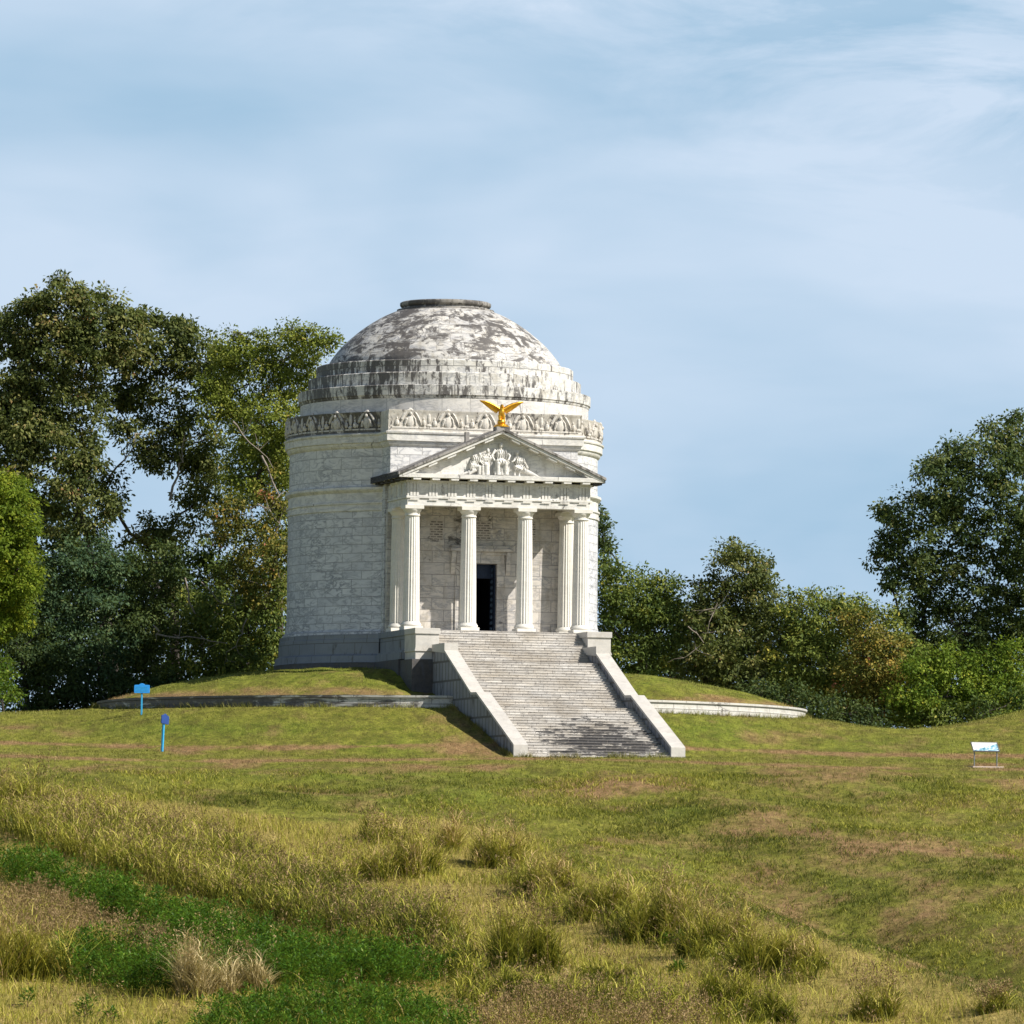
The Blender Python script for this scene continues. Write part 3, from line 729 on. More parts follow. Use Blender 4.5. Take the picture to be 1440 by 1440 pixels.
def tree(name, label, cat, base, s, lobes, mat, leaf=.30, dens=1.0, trunk=.3, group=None, bark='bark', droop=.4, tone0=.42, clump=.75, twigs=4, bare=()):
    """base: picture column of the trunk foot, s: distance; lobes: (px, py, rx, ry[, dy]) of the foliage masses"""
    bp = unproj(base, 1000, s); gz = float(ground(bp[0], bp[1]))
    root = empty(name, (bp[0], bp[1], gz - .05))
    tag(root, label, cat, group)
    o3 = np.array(root.location)
    Vs, Qs, Ts = [], [], []; off = 0; anchors = []
    for lb in lobes:
        px, py, rx, ry = lb[:4]; dy = lb[4] if len(lb) > 4 else rng.uniform(-1.5, 1.5)
        c = unproj(px, py, s + dy); k = (s + dy) / F
        ax, az = rx * k, ry * k; ay = .5 * (ax + az) * .9
        anchors.append((c, (ax, ay, az)))
        nc = max(8, int(8.6 * dens * (ax * az) / (clump ** 2)))
        u = unit(nc); u[:, 1] -= .25
        rad = .35 + .65 * rng.random(nc) ** .45
        pc = c + u * rad[:, None] * np.array((ax, ay, az)) * (1 + .10 * rng.normal(size=(nc, 1)))
        cr = clump * rng.uniform(.45, 1.15, nc)
        ct = rng.normal(0, .17, nc)
        nl = 58
        idx = np.repeat(np.arange(nc), nl)
        v = unit(len(idx)) * (rng.random((len(idx), 1)) ** .5)
        P = pc[idx] + v * cr[idx][:, None] * np.array((1, 1, .62))
        out = (P - c) / np.array((ax, ay, az)); out /= np.maximum(np.linalg.norm(out, axis=1), .2)[:, None]
        N = out * .55 + np.array((0, 0, .55)) + .75 * unit(len(idx))
        D = v + .6 * unit(len(idx)) - np.array((0, 0, droop))
        Lh = leaf * .80 * rng.uniform(.6, 1.3, len(idx)); W = Lh * rng.uniform(.45, .62, len(idx))
        V, Q = leaf_quads(P, D, N, Lh, W)
        keep = np.repeat(True, len(idx))
        zz = ground(P[:, 0], P[:, 1]); keep = P[:, 2] > zz + .05
        Q = Q[keep]
        Vs.append(V); Qs.append(Q + off); off += len(V)
        Ts.append(np.clip(tone0 + ct[idx] + rng.normal(0, .12, len(idx)), 0, 1)[keep])
        anchors[-1] += (pc[:: max(1, nc // max(1, twigs))],)
    V = np.concatenate(Vs) - o3; Q = np.concatenate(Qs); T = np.concatenate(Ts)
    np_mesh('crown', V, Q, T, LM[mat], root)
    # trunk with limbs
    tb = MB()
    top = min(anchors, key=lambda a: a[0][2]); cen = np.mean([a[0] for a in anchors], 0)
    foot = np.array((bp[0], bp[1], gz - .3))
    fork = foot + (cen - foot) * .42; fork[0] = foot[0] + (cen[0] - foot[0]) * .25
    tb.tube([foot - o3, (foot + fork) / 2 + rng.normal(0, .1, 3) - o3, fork - o3], [trunk, trunk * .8, trunk * .7], 8)
    nodes = [(fork, trunk * .62)]
    for c, rr, tw in sorted(anchors, key=lambda a_: np.linalg.norm(a_[0] - fork)):
        q0, r0_ = min(nodes, key=lambda n_: np.linalg.norm(n_[0] - c) + (1.5 if n_[0][2] > c[2] + .5 else 0) + .12 * np.linalg.norm(n_[0] - fork))
        ln_ = np.linalg.norm(c - q0); m1 = q0 + (c - q0) * .35 + rng.normal(0, .07 * ln_, 3); m2 = q0 + (c - q0) * .7 + rng.normal(0, .07 * ln_, 3)
        r1_ = max(.04, r0_ * .62)
        tb.tube([q0 - o3, m1 - o3, m2 - o3, c - o3], [r0_ * .85, r0_ * .75, r1_ * 1.1, r1_], 6)
        nodes.append((c, r1_))
        for q in tw:
            m2 = (c + q) / 2 + rng.normal(0, .25, 3)
            tb.tube([c - o3, m2 - o3, q - o3], [r1_ * .7, r1_ * .4, .012], 5)
    tr = tb.build('trunk', M[bark], root, 60, weld=False)
    for path, r0 in bare:
        bb = MB(); P = [unproj(px, py, s + dy) - o3 for px, py, dy in path]
        r0 *= .55; Q_ = []
        for a_, b_ in zip(P[:-1], P[1:]):
            for t_ in (0, .33, .66): Q_.append(a_ + (b_ - a_) * t_ + rng.normal(0, .10, 3))
        Q_.append(P[-1]); bb.tube(Q_, [r0 * (1 - .85 * i / (len(Q_) - 1)) + .01 for i in range(len(Q_))], 6)
        for q0 in Q_[2::2]:
            for e_ in range(2): q2 = q0 + rng.normal(0, .55, 3) * (1, .5, 1) + (0, 0, .2); bb.tube([q0, (q0 + q2) / 2 + rng.normal(0, .06, 3), q2], [r0 * .45, r0 * .3, .008], 5)
        bb.build('bare_branch', M['pale_bark'], root, 60, weld=False)
    return root

GL_ = 'trees of the wood behind the rotunda'
tree('oak_tree', 'tallest dark olive tree left of the rotunda with brown-tinged leaf tips', 'tree', 165, 352,
     [(90, 440, 50, 42), (140, 465, 62, 55), (40, 470, 55, 50), (10, 540, 62, 75), (80, 560, 80, 62), (180, 480, 48, 50), (60, 650, 78, 62), (-10, 640, 60, 60), (110, 715, 62, 46), (30, 590, 60, 60), (100, 500, 60, 50), (120, 640, 36, 40), (110, 412, 16, 18), (45, 430, 16, 14), (88, 402, 14, 14), (140, 420, 14, 14), (165, 435, 14, 12), (18, 440, 14, 14), (62, 425, 12, 14)],
     'oak', .32, 1.0, .42, GL_)
tree('oak_tree', 'dark broad-crowned tree with sky gaps between the tallest tree and the yellow-green locust', 'tree', 250, 356,
     [(235, 480, 50, 36), (265, 500, 40, 44), (195, 545, 40, 45), (235, 580, 38, 40), (240, 640, 48, 30), (300, 520, 40, 50), (285, 620, 40, 50), (215, 445, 15, 12), (290, 690, 40, 50), (250, 460, 20, 12), (175, 600, 20, 25), (240, 745, 44, 30), (200, 640, 24, 26), (165, 555, 26, 26), (205, 760, 36, 24), (150, 690, 26, 30)],
     'oak', .32, .95, .36, GL_, tone0=.34, bare=(([(140, 700, -2), (165, 655, -2), (190, 610, -2)], .16), ([(240, 700, -2), (252, 655, -2), (258, 620, -2)], .15)))
tree('locust_tree', 'feathery yellow-green tree touching the left edge of the dome', 'tree', 395, 350,
     [(350, 540, 62, 52), (400, 505, 52, 40), (440, 480, 30, 22), (410, 465, 26, 16), (330, 500, 36, 24), (370, 600, 62, 50), (425, 560, 40, 60), (360, 670, 54, 46), (395, 720, 26, 60), (462, 478, 16, 12), (300, 560, 28, 36), (400, 640, 26, 50), (340, 470, 24, 14)],
     'locust', .24, 1.05, .28, GL_, clump=.65, droop=.2, twigs=6,
     bare=(([(340, 712, -5), (362, 710, -5.2), (380, 716, -5), (398, 745, -5)], .10), ([(372, 640, -4), (392, 690, -4), (402, 720, -4)], .12), ([(330, 590, -4), (352, 625, -4), (385, 660, -4)], .08)))
tree('autumn_tree', 'reddish brown thinning tree beside the left wall of the rotunda', 'tree', 370, 346,
     [(350, 760, 48, 42), (390, 780, 20, 50), (320, 720, 32, 30), (375, 830, 34, 45), (330, 810, 30, 30), (385, 700, 18, 40)],
     'mixed', .28, .75, .2, GL_, tone0=.5, bare=(([(215, 882, -4), (232, 894, -4), (285, 898, -4), (320, 905, -3)], .09), ([(262, 815, -4), (275, 860, -4), (285, 880, -3)], .09), ([(350, 870, -4), (335, 900, -4), (318, 925, -4)], .06), ([(285, 820, -4), (310, 845, -4), (330, 850, -4)], .05)))
GS_ = 'bushy trees of the dark thicket left of the rotunda'
for lab, bx, s, lobes, mt, t0 in (
    ('bluish green bushy tree in the middle of the left thicket', 120, 344, [(110, 830, 62, 60), (75, 880, 55, 60), (150, 870, 50, 55), (140, 790, 44, 32), (95, 940, 60, 50), (140, 940, 40, 50)], 'teal', .42),
    ('dark low tree between the bluish bush and the bare pale branch', 225, 346, [(215, 830, 50, 44), (190, 890, 46, 50), (250, 870, 50, 42), (205, 950, 50, 44), (180, 800, 30, 30), (235, 790, 34, 30)], 'dark', .45),
    ('dark leafy tree with pale bare twigs close to the left base of the rotunda', 330, 345, [(300, 860, 46, 40), (350, 890, 42, 40), (285, 925, 50, 40), (340, 940, 50, 34), (385, 905, 26, 40), (385, 850, 16, 34), (260, 960, 40, 26)], 'scrub', .45),
    ('shadowy dark bush at the foot of the wood on the far left', 40, 341, [(30, 930, 50, 60), (70, 965, 45, 44), (0, 870, 50, 70), (20, 800, 40, 60), (-10, 760, 40, 60)], 'dark', .3),
    ('low dark brush along the crest behind the blue sign', 170, 342, [(150, 985, 40, 30), (110, 990, 30, 28), (190, 978, 34, 24), (230, 965, 30, 22), (60, 1000, 40, 22), (10, 1000, 40, 22)], 'dark', .3)):
    tree('bushy_tree', lab, 'bushy tree', bx, s, lobes, mt, .27, 1.15, .2, GS_, tone0=t0)
tree('lime_tree', 'bright yellow-green tree cut by the left edge of the photo', 'tree', -10, 334,
     [(5, 700, 36, 45), (20, 740, 42, 40), (0, 790, 50, 45), (25, 800, 34, 50), (10, 860, 40, 36), (-40, 760, 60, 110), (-20, 860, 44, 50), (20, 680, 16, 20)],
     'lime', .25, 1.3, .25, None, tone0=.5, clump=.6)
tree('shrub', 'small green shrub under the bright yellow-green tree on the left edge', 'shrub', 5, 333, [(0, 955, 24, 32), (-16, 930, 20, 30), (10, 975, 18, 18)], 'bright', .25, 1.1, .08, None, tone0=.3)

for lab, bx, s, lobes, mt in (
    ('dark background tree deep in the wood behind the tallest tree', 70, 366, [(20, 830, 70, 70), (90, 800, 70, 60), (60, 900, 80, 60), (0, 720, 60, 60), (60, 730, 60, 50)], 'dark'),
    ('dark background tree deep in the wood behind the bluish green bush', 190, 368, [(160, 840, 60, 60), (230, 850, 70, 70), (170, 920, 70, 50), (250, 790, 40, 30), (130, 780, 40, 30)], 'dark'),
    ('dark background tree deep in the wood nearest the rotunda wall', 340, 366, [(320, 850, 60, 70), (380, 820, 40, 90), (300, 930, 70, 50), (370, 920, 50, 50), (310, 770, 36, 40), (360, 640, 50, 60)], 'scrub')):
    tree('background_tree', lab, 'tree', bx, s, lobes, mt, .32, .8, .22, 'background trees deep in the left wood', tone0=.32)
GR_ = 'trees and bushes of the hedge right of the rotunda'
for nm, lab, bx, s, lobes, mt, t0, lf, tk in (
    ('bushy_tree', 'dark green tree showing right beside the portico columns', 895, 350, [(870, 830, 40, 42), (905, 840, 40, 40), (935, 835, 26, 30), (880, 890, 46, 48), (930, 890, 40, 46), (900, 930, 60, 30), (850, 790, 16, 26), (860, 870, 20, 60)], 'scrub', .40, .28, .22),
    ('slender_tree', 'thin sparse twiggy tree top peeping out behind the right wall', 846, 356, [(846, 745, 10, 12), (840, 722, 10, 9), (850, 765, 9, 10), (838, 760, 12, 24)], 'dark', .45, .26, .12),
    ('round_tree', 'rounded dark tree topped with brown leaves at the middle of the right hedge', 1035, 348, [(1040, 805, 48, 40), (1010, 840, 40, 40), (1060, 850, 48, 44), (1030, 780, 26, 20), (1000, 890, 46, 44), (1050, 905, 52, 44), (990, 950, 44, 36), (1060, 960, 50, 36), (1070, 800, 20, 22)], 'oak', .42, .28, .25),
    ('bushy_tree', 'green and golden bush on the slope of the right hedge', 1140, 346, [(1125, 860, 40, 34), (1160, 880, 40, 34), (1110, 910, 44, 44), (1165, 930, 46, 40), (1120, 965, 50, 40), (1175, 975, 40, 34), (1180, 855, 20, 20)], 'scrub', .56, .27, .18),
    ('autumn_bush', 'yellow and rusty leaved bush left of the big right-hand tree', 1220, 344, [(1205, 885, 36, 32), (1240, 905, 34, 32), (1220, 940, 46, 40), (1200, 985, 42, 30), (1250, 970, 36, 40), (1245, 1000, 30, 20)], 'mixed', .58, .27, .16),
    ('green_bush', 'bright green and yellow bush beneath the big right-hand tree', 1320, 341, [(1300, 945, 40, 36), (1345, 940, 42, 36), (1390, 950, 40, 36), (1330, 980, 52, 30), (1390, 985, 44, 28), (1280, 985, 40, 30), (1425, 940, 34, 44), (1290, 1005, 40, 20)], 'bright', .45, .25, .14),
    ('green_bush', 'dark low bush on the dip of the crest under the rusty bush', 1130, 339, [(1110, 985, 34, 26), (1150, 998, 36, 24), (1190, 1004, 34, 20), (1230, 1010, 34, 18), (1070, 978, 30, 24)], 'dark', .35, .25, .1),
    ('green_bush', 'low dark green bush at the right end of the crest', 1380, 339, [(1340, 1005, 34, 20), (1390, 1000, 40, 20), (1300, 1012, 30, 16), (1440, 985, 40, 24)], 'scrub', .35, .25, .1)):
    tree(nm, lab, 'tree' if 'tree' in nm else 'bush', bx, s, lobes, mt, lf, 1.1, tk, GR_, tone0=t0, bare=(([(968, 880, -5), (985, 905, -5), (962, 925, -5)], .05), ([(985, 865, -4.6), (1008, 850, -5), (995, 890, -5)], .05)) if nm == 'round_tree' else ())
for lab, bx, s, lobes, mt in (
    ('dark background tree behind the rounded brown-topped tree', 1000, 364, [(940, 890, 60, 60), (1010, 900, 60, 60), (1080, 900, 60, 60), (960, 950, 80, 40), (1060, 970, 80, 40)], 'dark'),
    ('dark background tree behind the yellow and rusty bush', 1200, 364, [(1130, 920, 60, 50), (1200, 930, 60, 50), (1260, 960, 60, 50), (1150, 990, 70, 40), (1240, 1000, 70, 34)], 'dark'),
    ('dark background tree behind the bright green bush', 1370, 362, [(1320, 960, 60, 50), (1380, 950, 60, 50), (1440, 950, 60, 60), (1340, 1000, 80, 34), (1430, 1000, 60, 34)], 'scrub')):
    tree('background_tree', lab, 'tree', bx, s, lobes, mt, .32, .8, .2, 'background trees behind the right hedge', tone0=.32)
tree('scrub_tree', 'olive green small tree filling the gap left of the big right-hand tree', 'tree', 1225, 350, [(1190, 860, 36, 30), (1225, 880, 40, 30), (1265, 905, 34, 34), (1160, 850, 26, 22), (1290, 930, 36, 30), (1215, 930, 60, 36)], 'scrub', .26, 1.1, .16, GR_, tone0=.5)
tree('oak_tree', 'large dark green tree rising above the bushes at the right edge', 'tree', 1370, 352,
     [(1330, 680, 50, 46), (1380, 655, 52, 46), (1430, 630, 36, 36), (1440, 690, 52, 60), (1285, 730, 44, 40), (1345, 745, 56, 50), (1410, 760, 56, 56), (1275, 790, 42, 36), (1320, 815, 54, 46), (1390, 840, 60, 50), (1300, 860, 36, 28), (1350, 890, 50, 36), (1430, 870, 50, 50), (1250, 755, 20, 18), (1460, 780, 40, 80), (1310, 650, 18, 16), (1255, 830, 16, 14), (1244, 712, 20, 14), (1232, 782, 14, 16), (1340, 632, 16, 14), (1398, 605, 22, 18), (1436, 592, 18, 16), (1300, 905, 40, 26), (1380, 915, 50, 28), (1440, 905, 40, 30), (1262, 862, 20, 18), (1318, 700, 20, 14)],
     'dark', .30, 1.0, .42, None, tone0=.48, twigs=5)

# ------------------------------------------------------------------ ground sheet
_r = random.Random(5)
SPOTS = [(_r.triangular(900, 1440, 1270), _r.triangular(1095, 1370, 1260), _r.uniform(7, 34), _r.uniform(2.5, 7), _r.uniform(.2, .55)) for _ in range(46)]
SPOTS += [(_r.uniform(0, 900), _r.triangular(1035, 1130, 1075), _r.uniform(8, 40), _r.uniform(1.5, 4), _r.uniform(.15, .45)) for _ in range(26)]
def zones(x, y, z):
    """0..1 amounts of straw field, dry turf, bare earth, lush herb, laid out over the hillside"""
    px, py = proj(np.stack([x, y, z], -1))
    edge = np.interp(px, [-400, 0, 300, 450, 600, 750, 800, 900, 1050, 1200, 1440, 1700], [1090, 1105, 1135, 1160, 1150, 1175, 1225, 1250, 1290, 1335, 1420, 1520])
    near = (y < -8)
    straw = sstep(-14, 14, py - edge) * near
    n = np.sin(x * .31 + 1.2 * np.sin(y * .17)) * np.sin(y * .23 + 1.7 * np.sin(x * .13))
    dry = np.zeros_like(px)
    for cx_, cy, rx, ry, a in ((860, 1105, 120, 16, .9), (700, 1078, 80, 8, .6), (1260, 1200, 150, 45, .7), (1290, 1290, 130, 50, .38), (1150, 1180, 80, 25, .6), (640, 1055, 60, 14, .7), (250, 1055, 40, 8, .8), (20, 1025, 60, 8, .7), (1385, 1077, 40, 5, 1.0), (1180, 1090, 160, 20, .5), (850, 1180, 60, 20, .5), (1100, 1040, 120, 12, .35), (420, 1112, 200, 7, .45), (1430, 1180, 60, 60, .5), (560, 1080, 300, 6, .5)):
        dry = np.maximum(dry, a * np.exp(-((px - cx_) / rx) ** 2 - ((py - cy) / ry) ** 2))
    # mowing lines along the foot of the mound
    for yy, wd, a in ((1052, 3.2, .8), (1071, 2.6, .8), (1087, 4, .4)):
        ln_ = yy + .011 * (px - 720) + 4 * np.sin(px * .006)
        dry = np.maximum(dry, a * np.exp(-((py - ln_) / wd) ** 2))
    dry = np.maximum(dry, .30 * sstep(780, 1000, px) * sstep(1085, 1110, py))
    earth = np.zeros_like(px)
    for cx_, cy, rx, ry, a in ((1290, 1275, 80, 18, .16), (1240, 1215, 70, 18, .15), (840, 1108, 70, 7, .3), (1330, 1320, 70, 18, .15), (600, 965, 30, 14, .9), (560, 975, 60, 5, .7), (700, 1052, 26, 8, .8), (250, 1057, 26, 4, .6), (235, 1410, 220, 3, .3), (330, 1385, 60, 12, .35)):
        earth = np.maximum(earth, a * np.exp(-((px - cx_) / rx) ** 2 - ((py - cy) / ry) ** 2))
    for cx_, cy, rx, ry, a in SPOTS:
        g_ = np.exp(-((px - cx_) / rx) ** 2 - ((py - cy - .16 * (px - cx_)) / ry) ** 2)
        earth = np.maximum(earth, a * g_); dry = np.maximum(dry, min(1, a * 1.3) * g_ ** .5)
    lush = np.zeros_like(px)
    for cx_, cy, rx, ry, a in ((300, 1025, 200, 14, .8), (560, 1050, 70, 20, .6), (1000, 1030, 90, 25, .9), (1250, 1050, 150, 16, .6), (500, 1090, 300, 12, .7), (640, 1120, 240, 20, .7), (960, 1140, 60, 10, .8), (1260, 1108, 50, 8, .7), (900, 1230, 120, 40, .35), (1180, 1260, 60, 20, .6), (1400, 1200, 60, 30, .6), (1400, 1340, 50, 40, .6)):
        lush = np.maximum(lush, a * np.exp(-((px - cx_) / rx) ** 2 - ((py - cy) / ry) ** 2))
    # narrow greener edge along the spur
    return straw, np.clip(dry + .12 * n, 0, 1), earth, lush

def grass_color(nt, straw, dry, earth, lush, vec):
    n1 = nt.noise(nt.mapv(vec, (1, .45, 1)), .33, 6, .62)
    n2 = nt.noise(nt.mapv(vec, (1, .55, 1)), 1.7, 5, .7)
    n3 = nt.noise(nt.mapv(vec, (1, .6, 1)), 7.0, 3, .7)
    green = nt.mix(nt.ramp(n2, [(.33, 0.0), (.67, 1.0)]), (.120, .135, .018), (.32, .31, .055))
    green = nt.mix(nt.math('MULTIPLY', lush, .75), green, nt.mix(nt.ramp(n2, [(.3, 0.0), (.7, 1.0)]), (.085, .140, .012), (.22, .28, .035)))
    n4 = nt.noise(nt.mapv(vec, (1, .4, 1), loc=(7, 3, 0)), .85, 6, .68, .3)
    green = nt.mix(nt.ramp(n4, [(.46, 0.0), (.66, .55)]), green, (.11, .085, .028))
    tan = nt.mix(nt.ramp(n2, [(.3, 0.0), (.7, 1.0)]), (.18, .105, .048), (.43, .28, .135))
    f = nt.math('ADD', nt.math('ADD', nt.math('MULTIPLY', dry, .95), nt.math('MULTIPLY', nt.math('SUBTRACT', n1, .49), 2.2)), nt.math('MULTIPLY', nt.math('SUBTRACT', n3, .5), .5))
    c = nt.mix(nt.ramp(f, [(.22, 0.0), (.72, 1.0)]), green, tan)
    st = nt.mix(nt.ramp(n2, [(.28, 0.0), (.72, 1.0)]), (.26, .20, .055), (.56, .44, .145))
    st = nt.mix(nt.ramp(n1, [(.42, 0.0), (.62, 1.0)]), st, nt.mix(n2, (.20, .175, .034), (.42, .35, .08)))
    c = nt.mix(nt.ramp(nt.math('ADD', straw, nt.math('MULTIPLY', nt.math('SUBTRACT', n2, .5), .9)), [(.3, 0.0), (.7, 1.0)]), c, st)
    e = nt.mix(n3, (.11, .075, .042), (.33, .225, .13))
    c = nt.mix(nt.ramp(nt.math('ADD', nt.math('MULTIPLY', earth, .8), nt.math('ADD', nt.math('MULTIPLY', nt.math('SUBTRACT', n2, .5), 1.3), nt.math('MULTIPLY', nt.math('SUBTRACT', n4, .5), 1.2))), [(.40, 0.0), (.85, .9)]), c, e)
    return c, n2, n3

def ground_mat():
    m, nt, b = new_mat('meadow_ground')
    g = nt.node('ShaderNodeNewGeometry').outputs['Position']
    c, n2, n3 = grass_color(nt, nt.attr('straw'), nt.attr('dry'), nt.attr('earth'), nt.attr('lush'), g)
    c = nt.mix(nt.ramp(nt.noise(g, 5, 6, .85), [(.36, .8), (.52, 0.0)]), c, (.050, .045, .018))
    nt.put(b.inputs['Base Color'], c); b.inputs['Roughness'].default_value = 1.0; b.inputs['Specular IOR Level'].default_value = .1
    h = nt.math('ADD', nt.math('MULTIPLY', n2, .5), nt.math('MULTIPLY', nt.noise(g, 9, 4, .8), .6))
    nt.put(b.inputs['Normal'], nt.bump(h, .9, .16))
    return m
M['ground'] = ground_mat()
def blade_ground_mat():
    m, nt, b = new_mat('turf_blades')
    g = nt.node('ShaderNodeNewGeometry').outputs['Position']
    c, n2, n3 = grass_color(nt, nt.attr('straw'), nt.attr('dry'), nt.attr('earth'), nt.attr('lush'), g)
    t = nt.attr('tone')
    c = nt.mix(nt.ramp(t, [(.0, 0.75), (.5, 0.0)]), c, (.06, .075, .015))
    c = nt.mix(nt.ramp(t, [(.55, 0.0), (1, .65)]), c, (.42, .36, .15))
    nt.put(b.inputs['Base Color'], c); b.inputs['Roughness'].default_value = .8; b.inputs['Specular IOR Level'].default_value = .2
    return m
M['blades'] = blade_ground_mat()

def axis(fine0, fine1, step, lo, hi):
    a = list(np.arange(fine0, fine1 + 1e-6, step)); d = step
    while a[-1] < hi: d *= 1.35; a.append(a[-1] + d)
    d = step
    while a[0] > lo: d *= 1.35; a.insert(0, a[0] - d)
    return np.array(a)
gx = axis(-34, 40, .55, -3000, 3000); gy = axis(-150, 20, .55, -900, 4000)
X, Y = np.meshgrid(gx, gy); Z = ground(X, Y)
rr = np.hypot(X, Y)
Z = np.where(rr < 18.4, Z - .4, Z)
nx, ny = len(gx), len(gy)
Vg = np.stack([X, Y, Z], -1).reshape(-1, 3)
ii = (np.arange(ny - 1)[:, None] * nx + np.arange(nx - 1)[None]).ravel()
Qg = np.stack([ii, ii + 1, ii + nx + 1, ii + nx], 1)
zs = zones(Vg[:, 0], Vg[:, 1], Vg[:, 2])
go = np_mesh('ground', Vg, Qg, None, M['ground'], extra=[(n, 'POINT', a) for n, a in zip(('straw', 'dry', 'earth', 'lush'), zs)], smooth=True)
tag(go, 'grassy hillside rising to the memorial', None, None, 'structure')

# grass mound inside the ring wall
def mound_z(r): return 3.16 + 1.8 * (1 - np.clip((r - 9) / 9.9, 0, 1) ** 1.7)
nr, na = 44, 220
rr = np.linspace(7.0, 18.85, nr); aa = np.linspace(0, 2 * math.pi, na, endpoint=False)
RR, AA = np.meshgrid(rr, aa, indexing='ij')
Xm, Ym = RR * np.cos(AA), RR * np.sin(AA)
Zm = mound_z(RR) + .05 * np.sin(AA * 9 + RR) + .03 * np.sin(AA * 23 - RR * 2)
# the bank sags beside the stairs
uu = Xm * math.cos(A) + Ym * math.sin(A); vv = Xm * math.sin(A) - Ym * math.cos(A)
Zm = Zm - .75 * sstep(8.5, 4.5, np.abs(uu)) * sstep(11.0, 14.5, vv)
Vm = np.stack([Xm, Ym, Zm], -1).reshape(-1, 3)
i0 = np.arange(nr - 1)[:, None] * na + np.arange(na)[None]; i1 = np.arange(nr - 1)[:, None] * na + (np.arange(na)[None] + 1) % na
Qm = np.stack([i0, i0 + na, i1 + na, i1], -1).reshape(-1, 4)
zm = list(zones(Vm[:, 0], Vm[:, 1], Vm[:, 2])); zm[0] = zm[0] * 0
rim = sstep(15.2, 18.6, RR).ravel(); zm[1] = np.clip(zm[1] * .3 + .75 * rim - .2, 0, 1); zm[2] = np.maximum(zm[2], .55 * sstep(16.5, 18.8, RR).ravel()); zm[3] = .5 * (1 - rim)
mo_ = np_mesh('mound', Vm, Qm, None, M['ground'], extra=[(n, 'POINT', a) for n, a in zip(('straw', 'dry', 'earth', 'lush'), zm)], smooth=True)
mo_.location = (.6, 0, 0)
tag(mo_, 'round grassy mound under the rotunda', None, None, 'structure')

# ------------------------------------------------------------------ blades
def blades(P, h, w, lean, tone, seg=3, az=None):
    n = len(P); az = rng.uniform(0, 2 * math.pi, n) if az is None else az
    d = np.stack([np.cos(az), np.sin(az), np.zeros(n)], 1)
    sa = az + math.pi / 2 + rng.normal(0, .7, n); sd = np.stack([np.cos(sa), np.sin(sa), np.zeros(n)], 1)
    rows = []
    for k in range(seg + 1):
        t = k / seg
        c = P + d * (lean * h * t ** 1.8)[:, None]; c[:, 2] += h * (t - .33 * np.minimum(lean, 1.2) * t ** 2.4)
        ww = w * (1 - t) ** .7 * (.55 + .9 * t if t < .5 else 1)
        if k == seg: ww = w * .06
        rows += [c - sd * ww[:, None] * .5, c + sd * ww[:, None] * .5]
    V = np.stack(rows, 1).reshape(-1, 3); m = 2 * (seg + 1)
    b0 = np.arange(n)[:, None] * m
    Q = np.concatenate([np.stack([b0[:, 0] + 2 * k, b0[:, 0] + 2 * k + 1, b0[:, 0] + 2 * k + 3, b0[:, 0] + 2 * k + 2], 1) for k in range(seg)])
    return V, Q, np.tile(tone, seg)

def plumes(P, h, tone, spread=.22, n_bits=16):
    """thin stalks ending in an open seed head"""
    n = len(P); az = rng.uniform(0, 6.283, n); lean = rng.uniform(.05, .3, n)
    V1, Q1, T1 = blades(P, h, np.full(n, .012), lean, tone, 2, az)
    top = P + np.stack([np.cos(az), np.sin(az), np.zeros(n)], 1) * (lean * h)[:, None]; top[:, 2] = P[:, 2] + h * (1 - .33 * lean)
    idx = np.repeat(np.arange(n), n_bits); t = rng.random(len(idx))
    C = top[idx] - np.stack([np.zeros(len(idx)), np.zeros(len(idx)), t * .38 * h[idx]], 1)
    u = unit(len(idx)); C = C + u * (spread * t * .6 + .02)[:, None] * np.array((1, 1, .4))
    D = u * .6 + np.array((0, 0, .5)); L = rng.uniform(.05, .12, len(idx)); W = L * .35
    V2, Q2 = leaf_quads(C, D, unit(len(idx)), L, W)
    return np.concatenate([V1, V2]), np.concatenate([Q1, Q2 + len(V1)]), np.concatenate([T1, tone[idx]])

def join(parts):
    off = 0; V, Q, T = [], [], []
    for v, q, t in parts: V.append(v); Q.append(q + off); T.append(t); off += len(v)
    return np.concatenate(V), np.concatenate(Q), np.concatenate(T)

BM = {
 'tall': leaf_mat('tall_grass_blades', [(0, (.035, .050, .008)), (.35, (.150, .165, .020)), (.65, (.38, .36, .045)), (.85, (.54, .48, .095)), (1, (.52, .37, .17))], .6, .2),
 'plume': leaf_mat('seed_heads', [(0, (.10, .065, .030)), (.5, (.27, .18, .085)), (1, (.50, .37, .19))], .8, .15),
 'pale': leaf_mat('dry_pale_blades', [(0, (.15, .12, .04)), (.5, (.42, .33, .14)), (1, (.64, .52, .28))], .7, .2),
 'herb': leaf_mat('herb_leaves', [(0, (.014, .046, .004)), (.45, (.046, .118, .007)), (.8, (.100, .195, .013)), (1, (.25, .33, .04))], .5, .3),
}
def gpos(x, y): return np.stack([x, y, ground(x, y)], 1)

def inside(px, py, poly):
    poly = np.array(poly, float); n = len(poly); c = np.zeros(px.shape, bool); j = n - 1
    for i in range(n):
        xi, yi = poly[i]; xj, yj = poly[j]
        c ^= ((yi > py) != (yj > py)) & (px < (xj - xi) * (py - yi) / (yj - yi + 1e-9) + xi); j = i
    return c
def scatter(poly, n):
    """random ground points whose feet fall into an area of the hillside"""
    poly = np.array(poly, float)
    C = np.array([hit(a, min(b, 1470)) for a, b in poly]); lo = C.min(0) - 3; hi = C.max(0) + 3
    out = []
    tot = 0
    while tot < n:
        x = rng.uniform(lo[0], hi[0], 20000); y = rng.uniform(lo[1], hi[1], 20000)
        p = gpos(x, y); q = proj(p); k = inside(q[0], q[1], poly); p = p[k]; out.append(p); tot += len(p)
        if not len(p): break
    return np.concatenate(out)[:n]

